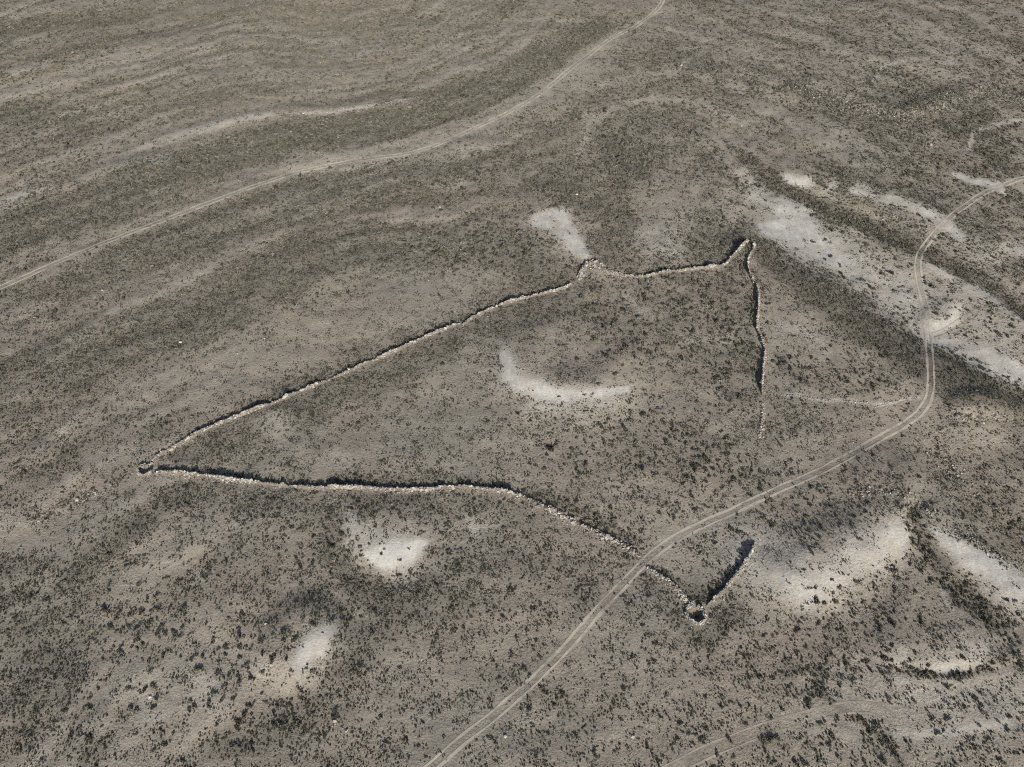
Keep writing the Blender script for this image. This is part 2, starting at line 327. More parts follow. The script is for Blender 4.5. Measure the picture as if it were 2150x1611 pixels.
SHRUB = [   # line, half width px, softness, target cover, weight
    # far plain
    ([(-50, 520), (150, 445), (300, 385), (450, 330), (600, 300), (750, 275), (900, 230), (1050, 185), (1150, 120), (1260, 65)], [50, 52, 50, 46, 36, 36, 40, 40, 36, 26], .35, .92, 1),
    ([(-50, 330), (150, 280), (350, 225), (600, 165), (800, 60), (1000, 20)], 50, .6, .42, 1), ([(200, 40), (600, 10), (1000, -20)], 40, .7, .3, 1),
    ([(0, 250), (100, 235), (170, 260)], 24, .7, .7, 1), ([(-30, 60), (120, 45), (300, 30)], 14, .7, .75, .8),
    ([(100, 350), (300, 300), (500, 225), (720, 178), (800, 160)], [12, 14, 16, 14, 10], .6, .12, 1),
    ([(280, 316), (430, 270), (560, 240), (720, 225)], 14, .5, .1, 1),
    ([(590, 362), (720, 345), (860, 318), (960, 300), (1050, 250), (1150, 185), (1250, 110), (1310, 75)], [8, 12, 22, 34, 28, 22, 20, 12], .45, .06, 1),
    ([(930, 325), (1080, 310)], 30, .6, .08, 1), ([(1180, 195), (1260, 150)], 24, .6, .1, 1),
    # below the upper left track
    ([(-50, 640), (100, 600), (250, 540), (400, 500), (560, 440), (750, 390), (950, 365), (1080, 330)], [24, 26, 36, 40, 42, 38, 36, 26], .5, .78, 1),
    ([(-50, 730), (80, 680), (200, 630), (330, 590)], 16, .7, .3, 1),
    ([(-50, 850), (80, 790), (200, 720), (330, 690), (430, 650), (560, 600), (660, 540), (780, 510), (900, 520), (1040, 515), (1140, 545)], [60, 60, 55, 60, 60, 50, 44, 44, 46, 46, 36], .35, .92, 1),
    ([(-40, 960), (100, 920), (250, 880)], 45, .7, .45, 1), ([(-40, 1080), (100, 1060), (230, 1040)], 20, .8, .35, 1),
    ([(330, 800), (450, 820), (560, 755), (700, 690), (830, 640), (960, 615)], [16, 40, 56, 52, 44, 32], .4, .05, 1),
    ([(300, 930), (340, 905)], 24, .6, .8, 1), ([(560, 820), (700, 755), (800, 715)], 9, .7, .5, 1),
    ([(1100, 590), (1180, 580)], 22, .5, .85, 1),
    # middle far
    ([(1150, 330), (1250, 300), (1360, 320), (1420, 260), (1320, 200), (1420, 130), (1500, 160)], 62, .5, .54, 1), ([(1280, 300), (1330, 340), (1300, 380)], 30, .6, .9, 1),
    ([(1200, 410), (1260, 430), (1300, 460), (1280, 520)], 40, .6, .8, 1), ([(1400, 440), (1450, 400)], 50, .7, .2, 1),
    ([(1450, 140), (1560, 175), (1660, 215)], 9, .6, .12, 1),
    ([(1450, 480), (1500, 530), (1400, 545)], 34, .6, .62, 1), ([(1480, 330), (1560, 420), (1620, 470)], 26, .6, .62, 1),
    # far right
    ([(1450, 90), (1600, 130), (1750, 200), (1900, 280), (2050, 340), (2200, 380)], 70, .6, .46, 1), ([(1750, 60), (1900, 100), (2150, 140)], 60, .7, .38, 1),
    ([(1650, 180), (1760, 216), (1860, 244), (1930, 244), (1990, 212), (2070, 196), (2160, 206)], 9, .6, .9, 1),
    ([(1720, 110), (1800, 160)], 24, .7, .25, 1), ([(2060, 270), (2100, 330)], 40, .6, .75, 1), ([(1960, 300), (2010, 330)], 20, .7, .2, 1),
    ([(1540, 315), (1620, 375), (1700, 425), (1790, 460), (1880, 505), (1960, 540), (2050, 580), (2100, 615), (2160, 665)], [14, 18, 18, 20, 20, 20, 18, 18, 18], .4, 1.0, 1),
    ([(1770, 380), (1790, 420)], 9, .6, .7, 1), ([(1880, 470), (1930, 500)], 18, .6, .7, 1), ([(2050, 500), (2150, 560)], 36, .7, .6, 1),
    ([(1850, 330), (1950, 400), (1900, 410)], 36, .7, .6, 1),
    # pale valley: scattered
    ([(1600, 440), (1700, 500), (1800, 560), (1880, 610)], 42, .5, .07, 1), ([(1850, 600), (1900, 640)], 26, .7, .3, 1), ([(2000, 650), (2100, 720)], 50, .7, .24, 1),
    ([(1960, 712), (2040, 742), (2150, 790)], 20, .5, .04, 1), ([(1985, 640)], 12, .6, .5, 1),
    # dark slope right of the kite
    ([(1600, 530), (1680, 580), (1780, 650), (1880, 715), (1960, 760), (2050, 800), (2160, 850)], [22, 42, 46, 50, 56, 48, 40], .3, .97, 1),
    ([(1580, 520), (1660, 545), (1740, 605), (1850, 680), (1950, 722), (2040, 765), (2150, 815)], [8, 10, 10, 10, 8, 8, 8], .5, 1.0, 1),
    ([(1640, 680), (1700, 720), (1760, 760)], [16, 24, 20], .6, .12, 1), ([(1680, 780), (1850, 800)], 18, .7, .35, 1),
    ([(1640, 760), (1680, 790), (1800, 820), (1880, 800)], 15, .7, .7, 1), ([(1640, 860), (1700, 880)], 24, .7, .5, 1),
    # kite interior
    ([(370, 965), (480, 915), (640, 850), (800, 775), (930, 720)], [14, 34, 50, 48, 40], .35, .85, 1), ([(560, 885), (610, 930)], 24, .7, .2, 1),
    ([(660, 960), (760, 940), (900, 880)], 40, .6, .16, 1), ([(940, 700), (1050, 660), (1180, 630), (1280, 620)], 36, .5, .72, 1),
    ([(1240, 640), (1310, 720), (1360, 690)], 36, .6, .6, 1), ([(1300, 600), (1400, 620), (1520, 600), (1540, 680), (1420, 680)], 40, .5, .6, 1),
    ([(1310, 620), (1370, 670)], 10, .6, .1, 1), ([(1470, 760), (1560, 760), (1570, 830), (1480, 800)], 38, .6, .68, 1), ([(1570, 640), (1575, 780)], 14, .6, .95, 1),
    ([(1190, 770), (1220, 740)], 60, .6, .2, 1), ([(1180, 785), (1220, 790)], 16, .6, .6, 1), ([(1080, 760), (1130, 818), (1250, 828)], 14, .5, .03, 1),
    ([(1020, 760), (1060, 840), (1150, 880), (1300, 880)], [26, 30, 26, 24], .7, .5, 1), ([(1400, 820), (1500, 870)], 40, .7, .1, 1),
    ([(1130, 920), (1180, 960)], 34, .7, .3, 1), ([(1250, 900), (1350, 930), (1450, 920), (1520, 970), (1600, 1000)], [26, 34, 40, 40, 26], .5, .62, 1),
    ([(1000, 960), (900, 960)], 30, .7, .25, 1), ([(700, 1012), (860, 1015), (980, 1008), (1060, 1012)], 9, .7, .9, 1), ([(1120, 1030), (1160, 1050), (1250, 1090), (1330, 1140)], [16, 12, 14, 12], .6, .95, 1),
    ([(1400, 1040), (1480, 1050)], 36, .7, .35, 1), ([(1640, 960), (1800, 920)], 30, .7, .12, 1),
    # south of the kite
    ([(330, 1040), (450, 1045), (600, 1060), (720, 1070), (860, 1060), (980, 1060), (1060, 1070)], [28, 34, 40, 36, 34, 30, 24], .5, .72, 1),
    ([(-40, 1240), (100, 1200), (200, 1150), (300, 1090)], [60, 60, 50, 40], .35, .9, 1), ([(-40, 1130), (100, 1120), (200, 1075)], [36, 32, 22], .5, .06, 1),
    ([(330, 1170), (450, 1160), (600, 1140)], 50, .7, .5, 1), ([(-40, 1400), (80, 1480), (180, 1560)], 70, .7, .66, 1), ([(130, 1380), (150, 1450)], 30, .7, .8, 1),
    ([(690, 1080), (715, 1160), (750, 1230), (840, 1280), (900, 1220)], [24, 26, 34, 40, 30], .4, .92, 1), ([(920, 1160), (1000, 1190), (1100, 1200), (1200, 1180)], 40, .6, .6, 1),
    ([(700, 1300), (740, 1380), (700, 1470), (620, 1520), (480, 1560)], [40, 44, 40, 40, 40], .5, .85, 1), ([(780, 1330), (900, 1300), (960, 1260)], 40, .6, .7, 1),
    ([(330, 1330), (450, 1350), (520, 1330)], 60, .6, .3, 1), ([(400, 1490), (560, 1440)], 40, .7, .14, 1), ([(230, 1500), (330, 1580)], 36, .7, .2, 1),
    ([(800, 1120), (850, 1110)], 36, .6, .25, 1), ([(830, 1172), (880, 1145)], 20, .5, .0, 1), ([(660, 1360)], 26, .5, .02, 1),
    ([(900, 1420), (1000, 1450), (850, 1540)], 60, .7, .25, 1), ([(1150, 1230), (1230, 1240)], 40, .6, .55, 1),
    ([(1370, 1240), (1420, 1290), (1460, 1330), (1540, 1290), (1560, 1240)], [18, 26, 30, 28, 18], .5, .8, 1), ([(1440, 1240), (1480, 1245), (1520, 1220), (1555, 1175)], [10, 22, 14, 8], .6, .92, 1),
    ([(1400, 1180), (1480, 1190)], 26, .7, .12, 1), ([(1200, 1420), (1300, 1480), (1420, 1500)], 70, .7, .26, 1),
    # lower right hills
    ([(1620, 1060), (1720, 1040), (1800, 1060), (1880, 1010)], 34, .7, .5, 1), ([(1680, 1100), (1760, 1120), (1700, 1150)], 28, .7, .35, 1),
    ([(1600, 1210), (1700, 1235), (1800, 1190), (1880, 1130)], [24, 30, 26, 30], .5, .04, 1),
    ([(1905, 1065), (1930, 1115), (1960, 1170), (2000, 1220), (2050, 1260), (2100, 1310)], [12, 18, 22, 22, 22, 28], .4, 1.0, 1),
    ([(1985, 1118), (2045, 1170), (2110, 1205)], 14, .5, .08, 1), ([(2000, 1010), (2080, 1080), (2150, 1140)], [50, 50, 44], .6, .55, 1),
    ([(1720, 1290), (1800, 1250), (1850, 1220), (1880, 1260)], 36, .6, .45, 1), ([(1650, 1370), (1750, 1380), (1850, 1360)], 50, .7, .45, 1),
    ([(1660, 1400), (1720, 1420), (1710, 1450)], 18, .7, .85, 1), ([(1722, 1445), (1745, 1482), (1790, 1505), (1830, 1530), (1870, 1560)], [10, 9, 12, 14, 14], .5, .95, 1),
    ([(1830, 1400), (1900, 1405), (1960, 1418), (2020, 1420), (2060, 1405), (2100, 1388), (2150, 1385)], [8, 7, 8, 9, 9, 8, 8], .5, 1.0, 1),
    ([(1860, 1465), (2050, 1478), (2150, 1470)], 58, .5, .09, 1), ([(1480, 1140), (1420, 1110), (1500, 1100)], 30, .6, .1, 1), ([(1620, 1180), (1720, 1200), (1830, 1150)], 40, .6, .07, 1), ([(1960, 1555), (2080, 1560)], 26, .7, .4, 1), ([(1840, 1590), (1960, 1600)], 26, .7, .3, 1), ([(1480, 1480), (1600, 1500), (1560, 1570)], 60, .7, .26, 1),
    ([(1215, 335), (1235, 270), (1290, 226), (1370, 206), (1470, 216), (1560, 262), (1640, 312)], 6, .8, .12, .9), ([(1150, 250), (1230, 190), (1330, 160), (1440, 150), (1560, 190)], 6, .8, .15, .9),
    ([(1400, 60), (1550, 105), (1700, 165), (1800, 205)], 5, .8, .12, .9), ([(1650, 250), (1780, 290), (1900, 330), (2000, 370)], 6, .8, .15, .9), ([(1835, 168), (1850, 142), (1885, 128), (1950, 125), (2010, 133)], 5, .8, .1, .9), ([(2030, 325), (2045, 288), (2080, 263), (2150, 252)], 6, .8, .1, .9),
    ([(2000, 890), (2080, 880), (2140, 885)], 9, .6, .9, 1), ([(2060, 930)], 50, .7, .15, 1),
]
base_noise = fbm(GX / 30.0, GY / 30.0, 201, 3)
cover = np.clip(0.34 + 0.5 * base_noise + .35 * band, 0.04, 0.9)
for pts, hw, soft, tgt, wgt in SHRUB:
    f = seg_field(U1, V1, pts, hw, soft) * wgt
    cover = cover * (1 - f) + tgt * f
cover = np.clip(cover + .42 * band * (cover > .08), .02, 1)
cover *= (1 - 0.93 * sstep(0.30, 0.75, chalk))
# where the shrubs stand further apart and grow larger
BIGS = [([(1905, 1065), (1930, 1115), (1960, 1170), (2000, 1220), (2050, 1262), (2100, 1315)], 26, .5), ([(1850, 1402), (1960, 1416), (2040, 1414), (2110, 1390)], 14, .5), ([(1722, 1445), (1745, 1482), (1800, 1512), (1870, 1560)], 18, .5), ([(300, 1300), (450, 1370), (550, 1420), (480, 1470), (320, 1450)], 80, .6), ([(640, 1150), (820, 1110)], 50, .6), ([(1260, 640), (1320, 720), (1400, 640), (1520, 680), (1500, 780)], 80, .5),
        ([(1200, 950), (1350, 940), (1500, 980), (1650, 1060), (1480, 1060)], 70, .6), ([(1700, 1290), (1850, 1260)], 80, .7), ([(1850, 1470), (2100, 1500)], 110, .6), ([(1650, 1550), (1900, 1590)], 70, .7),
        ([(1700, 520), (1900, 620), (2080, 720)], 60, .7), ([(1660, 760), (1850, 810)], 60, .7), ([(1480, 1560), (1620, 1560)], 60, .7), ([(900, 520), (1100, 530)], 50, .7), ([(1300, 310)], 50, .7), ([(880, 40)], 50, .7)]
big = np.zeros(GX.shape)
for pts, hw, soft in BIGS:
    big = np.maximum(big, seg_field(U1, V1, pts, hw, soft))

# distance to tracks and walls (metres)
def world_line(pts, step=0.5):
    P = np.array([at(*p)[:2] for p in pts])
    # Catmull-Rom through the surveyed points, resampled evenly
    out = []
    for i in range(len(P) - 1):
        p0, p1, p2, p3 = P[max(i - 1, 0)], P[i], P[i + 1], P[min(i + 2, len(P) - 1)]
        n = max(2, int(np.hypot(*(p2 - p1)) / (step * 0.5)))
        t = np.linspace(0, 1, n, endpoint=False)[:, None]
        out.append(0.5 * ((2 * p1) + (-p0 + p2) * t + (2 * p0 - 5 * p1 + 4 * p2 - p3) * t ** 2 + (-p0 + 3 * p1 - 3 * p2 + p3) * t ** 3))
    Q = np.vstack(out + [P[-1:]])
    d = np.concatenate([[0], np.cumsum(np.hypot(*np.diff(Q, axis=0).T))])
    s = np.linspace(0, d[-1], max(3, int(d[-1] / step)))
    return np.stack([np.interp(s, d, Q[:, 0]), np.interp(s, d, Q[:, 1])], 1)

LINES = {k: world_line(v, 0.4) for k, v in WALLS.items()}
LINES['cell_a'] = world_line(CELL_A, 0.35)
LINES['cell_b'] = world_line(CELL_B, 0.35)
TRK = {'a': world_line(TRACK_A, 0.8), 'b': world_line(TRACK_B, 1.0), 'c': world_line(TRACK_C, 1.2), 'd': world_line(TRACK_D, 0.8), 'e': world_line(TRACK_E, 0.8)}

class Near:
    """nearest distance from points to a set of sampled lines, by a hash of cells"""
    def __init__(self, lines, cell=4.0):
        self.c = cell
        self.h = {}
        for L in lines:
            for p in L:
                self.h.setdefault((int(p[0] // cell), int(p[1] // cell)), []).append(p)
        self.h = {k: np.array(v) for k, v in self.h.items()}
    def dist(self, X, Y):
        D = np.full(len(X), 99.0)
        cx, cy = (X // self.c).astype(int), (Y // self.c).astype(int)
        key = cx * 100003 + cy
        order = np.argsort(key)
        ks, st = np.unique(key[order], return_index=True)
        st = list(st) + [len(X)]
        for a in range(len(ks)):
            idx = order[st[a]:st[a + 1]]
            i, j = cx[idx[0]], cy[idx[0]]
            c = [self.h[(i + di, j + dj)] for di in (-1, 0, 1) for dj in (-1, 0, 1) if (i + di, j + dj) in self.h]
            if c:
                c = np.vstack(c)
                D[idx] = np.sqrt(((X[idx][:, None] - c[None, :, 0]) ** 2 + (Y[idx][:, None] - c[None, :, 1]) ** 2).min(1))
        return D
near_track = Near([TRK['a'], TRK['b'], TRK['d']])
near_faint = Near([TRK['c'], TRK['e']])
near_wall = Near([v for k, v in LINES.items()])

# soil colour (linear albedo): brown loam, grey silt, ochre and pinkish patches, each with its own outline
n1 = fbm(GX / 38.0, GY / 38.0, 301, 4)
n2 = fbm(GX / 55.0, GY / 55.0, 401, 4)
n3 = fbm(GX / 9.0, GY / 9.0, 501, 3)
soil = np.empty(GX.shape + (3,))
brown = np.array([0.345, 0.302, 0.250])
grey = np.array([0.326, 0.302, 0.257])
pink = np.array([0.362, 0.306, 0.256])
ochre = np.array([0.315, 0.262, 0.180])
soil[:] = brown
def blend(f, c):
    global soil
    soil = soil * (1 - f[..., None]) + c * f[..., None]
blend(np.clip(0.45 + 1.4 * n1, 0, 1), grey)
blend(np.clip(0.9 * n2 + 0.05, 0, .6), pink)
warm = np.zeros(GX.shape)
for pts, hw, soft, st in (([(20, 150), (110, 135)], 22, .8, .7), ([(110, 248), (300, 190)], 12, .7, .7), ([(60, 330), (160, 305)], 12, .8, .4), ([(1850, 370), (2060, 378)], 6, .8, .5),
                          ([(1780, 420), (1880, 460)], 7, .8, .6), ([(1650, 1180), (1800, 1110)], 22, .8, .35), ([(2060, 1060), (2140, 1120)], 40, .8, .3),
                          ([(1960, 670), (2000, 650)], 10, .8, .5), ([(560, 50), (900, 10)], 30, .9, .3), ([(1463, 1284)], 12, .7, .95), ([(305, 987)], 9, .7, .8), ([(1245, 545)], 8, .7, .6)):
    warm = np.maximum(warm, seg_field(U1, V1, pts, hw, soft) * st)
blend(warm, ochre)
blend(np.clip(-1.4 * band, 0, .6), np.array([0.390, 0.362, 0.312]))
blend(0.50 * sstep(0.3, 0.95, cover), np.array([0.182, 0.173, 0.144]))      # leaf litter and dark crust among the shrubs
PALE = [([(1215, 335), (1235, 270), (1290, 226), (1370, 206), (1470, 216), (1560, 262), (1640, 312)], 9, .9, .8), ([(1150, 250), (1230, 190), (1330, 160), (1440, 150), (1560, 190)], 9, .9, .7), ([(1400, 60), (1550, 105), (1700, 165), (1800, 205)], 8, .9, .6), ([(1650, 250), (1780, 290), (1900, 330), (2000, 370)], 9, .9, .6), ([(1600, 60), (1750, 90), (1900, 150)], 8, .9, .5), ([(1620, 470), (1720, 500), (1840, 580)], 50, .8, .6),
        ([(1070, 790), (1130, 835), (1220, 845), (1310, 830)], 40, .9, .6), ([(780, 1150), (840, 1165), (890, 1140)], 55, .9, .55), ([(630, 1400), (700, 1310)], 48, .9, .55), ([(1150, 470), (1210, 520)], 42, .9, .5), ([(1960, 700), (2060, 745), (2160, 790)], 40, .9, .6),
        ([(1880, 90), (2000, 100), (2150, 130)], 20, .9, .35), ([(1730, 120), (1800, 165), (1900, 190)], 20, .9, .35), ([(0, 200), (200, 150), (400, 100), (600, 60)], 16, .9, .35), ([(300, 170), (500, 120), (700, 90)], 12, .9, .35), ([(0, 310), (150, 270), (300, 225)], 10, .9, .4), ([(1590, 440), (1700, 510), (1800, 570), (1900, 650), (2000, 690), (2150, 770)], 62, .8, .75), ([(1950, 560), (2060, 640), (2160, 720)], 50, .9, .6), ([(1880, 430), (2000, 490), (2100, 560)], 34, .9, .45),
        ([(1590, 1180), (1720, 1220), (1850, 1150), (1890, 1090)], [50, 60, 50, 20], .9, .7), ([(1960, 1100), (2050, 1180), (2150, 1260)], 40, .8, .6), ([(1760, 1500), (1900, 1480), (2150, 1500)], 90, .9, .8),
        ([(1560, 1100), (1480, 1150), (1420, 1130)], 40, .9, .4), ([(1850, 1080), (1780, 1080)], 40, .9, .4), ([(430, 830), (560, 755), (700, 690), (830, 640), (960, 615)], 56, .7, .25), ([(0, 1140), (200, 1080)], 40, .7, .35),
        ([(600, 365), (860, 325), (1000, 275), (1150, 190), (1300, 90)], [12, 26, 36, 30, 20], .8, .75), ([(320, 1350), (450, 1440), (600, 1400)], 80, .9, .4), ([(760, 1110), (850, 1120)], 45, .8, .5), ([(1100, 930), (1300, 860), (1450, 850)], 60, .9, .25),
        ([(1320, 1030), (1420, 1100)], 60, .9, .35), ([(1400, 420), (1440, 470)], 50, .9, .3), ([(100, 345), (350, 285), (600, 215), (850, 145), (1050, 40)], 16, .9, .5), ([(1500, 150), (1660, 205)], 14, .9, .4)]
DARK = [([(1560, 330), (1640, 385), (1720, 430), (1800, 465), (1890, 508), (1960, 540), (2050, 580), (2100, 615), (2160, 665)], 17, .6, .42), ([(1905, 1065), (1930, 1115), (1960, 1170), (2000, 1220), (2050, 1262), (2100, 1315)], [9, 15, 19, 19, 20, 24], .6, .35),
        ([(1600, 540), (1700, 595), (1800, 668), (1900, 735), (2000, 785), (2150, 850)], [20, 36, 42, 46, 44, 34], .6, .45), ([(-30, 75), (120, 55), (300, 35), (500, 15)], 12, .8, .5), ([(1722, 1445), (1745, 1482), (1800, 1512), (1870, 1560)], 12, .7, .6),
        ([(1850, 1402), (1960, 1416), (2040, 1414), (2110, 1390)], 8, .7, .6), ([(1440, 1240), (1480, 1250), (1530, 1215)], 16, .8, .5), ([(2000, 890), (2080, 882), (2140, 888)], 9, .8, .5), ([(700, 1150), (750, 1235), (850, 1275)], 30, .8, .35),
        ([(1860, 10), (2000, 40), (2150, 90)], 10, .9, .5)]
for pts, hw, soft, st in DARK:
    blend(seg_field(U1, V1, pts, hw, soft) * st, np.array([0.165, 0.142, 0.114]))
for pts, hw, soft, st in PALE:
    blend(seg_field(U1, V1, pts, hw, soft) * st * (1 - .8 * sstep(.5, .9, cover)), np.array([0.430, 0.394, 0.335]))
soil *= (1 + 0.20 * n3 + 0.05 * perlin(GX / 2.3, GY / 2.3, 77))[..., None]
soil = np.clip(soil, 0.03, 0.6)

# ------------------------------------------------------------------ materials
def new_mat(name):
    m = bpy.data.materials.new(name)
    m.use_nodes = True
    nt = m.node_tree
    nt.nodes.clear()
    out = nt.nodes.new("ShaderNodeOutputMaterial")
    b = nt.nodes.new("ShaderNodeBsdfPrincipled")
    b.inputs["Roughness"].default_value = 0.95
    b.inputs["Specular IOR Level"].default_value = 0.15
    nt.links.new(b.outputs[0], out.inputs[0])
    return m, nt, b, out

def nd(nt, typ, **kw):
    n = nt.nodes.new(typ)
    for k, v in kw.items():
        if k == 'op':
            n.operation = v
        elif k == 'blend':
            n.data_type = 'RGBA'
            n.blend_type = v
        else:
            n.inputs[k].default_value = v
    return n

def noise(nt, vec, scale, detail=3.0, rough=0.55):
    n = nt.nodes.new("ShaderNodeTexNoise")
    n.inputs["Scale"].default_value = scale
    n.inputs["Detail"].default_value = detail
    n.inputs["Roughness"].default_value = rough
    nt.links.new(vec, n.inputs["Vector"])
    return n.outputs["Fac"]

def remap(nt, val, a, b, c, d):
    n = nt.nodes.new("ShaderNodeMapRange")
    n.inputs[1].default_value, n.inputs[2].default_value = a, b
    n.inputs[3].default_value, n.inputs[4].default_value = c, d
    nt.links.new(val, n.inputs[0])
    return n.outputs[0]

def math2(nt, op, a, b):
    n = nt.nodes.new("ShaderNodeMath")
    n.operation = op
    for i, v in enumerate((a, b)):
        if hasattr(v, 'is_output'):
            nt.links.new(v, n.inputs[i])
        else:
            n.inputs[i].default_value = v
    return n.outputs[0]

def mix(nt, fac, a, b, mode='MIX'):
    n = nt.nodes.new("ShaderNodeMix")
    n.data_type = 'RGBA'
    n.blend_type = mode
    for sock, v in ((n.inputs[0], fac), (n.inputs[6], a), (n.inputs[7], b)):
        if hasattr(v, 'is_output'):
            nt.links.new(v, sock)
        elif sock.type == 'RGBA':
            sock.default_value = tuple(v) + (1.0,) if len(v) == 3 else v
        else:
            sock.default_value = v
    return n.outputs[2]

def scaled(nt, col, fac):
    n = nt.nodes.new("ShaderNodeVectorMath")
    n.operation = 'SCALE'
    nt.links.new(col, n.inputs[0])
    nt.links.new(fac, n.inputs[3])
    return n.outputs[0]

M = {}
def ground_material():
    m, nt, b, out = new_mat("desert_soil")
    pos = nt.nodes.new("ShaderNodeNewGeometry").outputs["Position"]
    at_soil = nt.nodes.new("ShaderNodeAttribute")
    at_soil.attribute_name = "soil"
    at_chalk = nt.nodes.new("ShaderNodeAttribute")
    at_chalk.attribute_name = "chalk"
    fine = noise(nt, pos, 3.6, 4, .7)
    mid = noise(nt, pos, 0.85, 4, .65)
    grit = noise(nt, pos, 1.7, 3, .6)
    col = scaled(nt, at_soil.outputs["Color"], remap(nt, fine, .3, .7, .78, 1.24))
    col = scaled(nt, col, remap(nt, mid, .3, .7, .90, 1.10))
    # dark crust specks and pale pebbles
    speck = remap(nt, noise(nt, pos, 2.6, 2, .5), .60, .68, 0, 1)
    col = mix(nt, math2(nt, 'MULTIPLY', speck, .6), col, (.10, .095, .085))
    peb = remap(nt, noise(nt, pos, 4.7, 1, .5), .66, .72, 0, 1)
    col = mix(nt, math2(nt, 'MULTIPLY', peb, .45), col, (.42, .39, .34))
    ch = math2(nt, 'ADD', at_chalk.outputs["Fac"], remap(nt, grit, .3, .7, -.16, .16))
    ch = math2(nt, 'ADD', ch, remap(nt, fine, .3, .7, -.10, .10))
    chf = remap(nt, ch, .10, .95, 0, 1)
    drift = noise(nt, pos, .09, 4, .6)
    chc = mix(nt, remap(nt, mid, .3, .7, 0, 1), (.54, .515, .465), (.62, .60, .55))
    chc = mix(nt, remap(nt, drift, .35, .65, 0, .6), chc, (.66, .65, .61))
    chc = mix(nt, remap(nt, ch, .75, 1.1, 0, .9), chc, (.68, .67, .625))
    chc = mix(nt, remap(nt, noise(nt, pos, .16, 3, .5), .52, .7, 0, .6), chc, (.52, .465, .39))
    mp = nt.nodes.new("ShaderNodeMapping")
    mp.inputs["Scale"].default_value = (.9, .22, 1)
    mp.inputs["Rotation"].default_value = (0, 0, .3)
    nt.links.new(pos, mp.inputs[0])
    rill_shade = noise(nt, mp.outputs[0], 1.0, 4, .65)
    chc = scaled(nt, chc, remap(nt, rill_shade, .35, .65, .86, 1.06))  # shading of rills put into the chalk colour as darker streaks
    col = mix(nt, chf, col, chc)
    nt.links.new(col, b.inputs["Base Color"])
    h = math2(nt, 'ADD', math2(nt, 'MULTIPLY', fine, .13), math2(nt, 'MULTIPLY', mid, .15))
    h = math2(nt, 'ADD', h, math2(nt, 'MULTIPLY', grit, .16))
    bump = nt.nodes.new("ShaderNodeBump")
    bump.inputs["Distance"].default_value = 1.0
    strg = math2(nt, 'MULTIPLY', remap(nt, at_chalk.outputs["Fac"], .3, .9, .85, .5), remap(nt, noise(nt, pos, .12, 3, .5), .3, .7, .45, 1.1))
    nt.links.new(strg, bump.inputs["Strength"])
    nt.links.new(h, bump.inputs["Height"])
    nt.links.new(bump.outputs[0], b.inputs["Normal"])
    return m
M['ground'] = ground_material()

def rut_material(name, c1, c2, strength):
    m, nt, b, out = new_mat(name)
    pos = nt.nodes.new("ShaderNodeNewGeometry").outputs["Position"]
    e = nt.nodes.new("ShaderNodeAttribute")
    e.attribute_name = "worn"
    f = noise(nt, pos, 1.1, 4, .6)
    g = noise(nt, pos, .16, 3, .5)
    col = mix(nt, remap(nt, f, .3, .7, 0, 1), c1, c2)
    nt.links.new(col, b.inputs["Base Color"])
    a = math2(nt, 'MULTIPLY', e.outputs["Fac"], remap(nt, f, .25, .55, .7, 1.2))
    a = math2(nt, 'MULTIPLY', a, remap(nt, g, .35, .6, strength * .45, strength))
    cl = nt.nodes.new("ShaderNodeClamp")
    nt.links.new(a, cl.inputs[0])
    nt.links.new(cl.outputs[0], b.inputs["Alpha"])
    bump = nt.nodes.new("ShaderNodeBump")
    bump.inputs["Strength"].default_value = .4
    bump.inputs["Distance"].default_value = .06
    nt.links.new(f, bump.inputs["Height"])
    nt.links.new(bump.outputs[0], b.inputs["Normal"])
    return m
M['rut'] = rut_material("track_dust", (.50, .455, .385), (.60, .555, .475), 1.35)
M['rut_thin'] = rut_material("thin_track_dust", (.42, .38, .32), (.50, .455, .385), 1.05)
M['rut_faint'] = rut_material("faint_track_dust", (.40, .355, .295), (.46, .41, .345), .8)

def stone_material(name, dark, light, tone_attr):
    m, nt, b, out = new_mat(name)
    pos = nt.nodes.new("ShaderNodeNewGeometry").outputs["Position"]
    if tone_attr:
        a = nt.nodes.new("ShaderNodeAttribute")
        a.attribute_name = "tone"
        r = a.outputs["Fac"]
    else:
        r = nt.nodes.new("ShaderNodeObjectInfo").outputs["Random"]
    ramp = nt.nodes.new("ShaderNodeValToRGB")
    ramp.color_ramp.elements[0].color = dark + (1,)
    ramp.color_ramp.elements[1].color = light + (1,)
    el = ramp.color_ramp.elements.new(.5)
    el.color = tuple((x + y) * .5 * k for x, y, k in zip(dark, light, (1.03, .98, .92))) + (1,)
    nt.links.new(r, ramp.inputs[0])
    n = noise(nt, pos, 5.0, 4, .65)
    col = scaled(nt, ramp.outputs[0], remap(nt, n, .3, .7, .72, 1.2))
    nt.links.new(col, b.inputs["Base Color"])
    bump = nt.nodes.new("ShaderNodeBump")
    bump.inputs["Strength"].default_value = .5
    bump.inputs["Distance"].default_value = .05
    nt.links.new(n, bump.inputs["Height"])
    nt.links.new(bump.outputs[0], b.inputs["Normal"])
    return m
M['stones'] = stone_material("limestone_rubble", (.13, .125, .116), (.50, .482, .445), True)
M['stone'] = stone_material("limestone_block", (.22, .212, .198), (.58, .56, .52), False)
M['outcrop'] = stone_material("weathered_rock", (.17, .16, .145), (.44, .42, .375), True)
M['outcrop_block'] = stone_material("weathered_block", (.22, .21, .19), (.48, .455, .41), False)
M['white'] = stone_material("white_chalk_rock", (.46, .445, .42), (.62, .60, .575), False)
M['pebble'] = stone_material("desert_pebble", (.28, .25, .21), (.50, .47, .42), False)
M['core'] = stone_material("wall_fill", (.13, .118, .104), (.24, .22, .19), True)

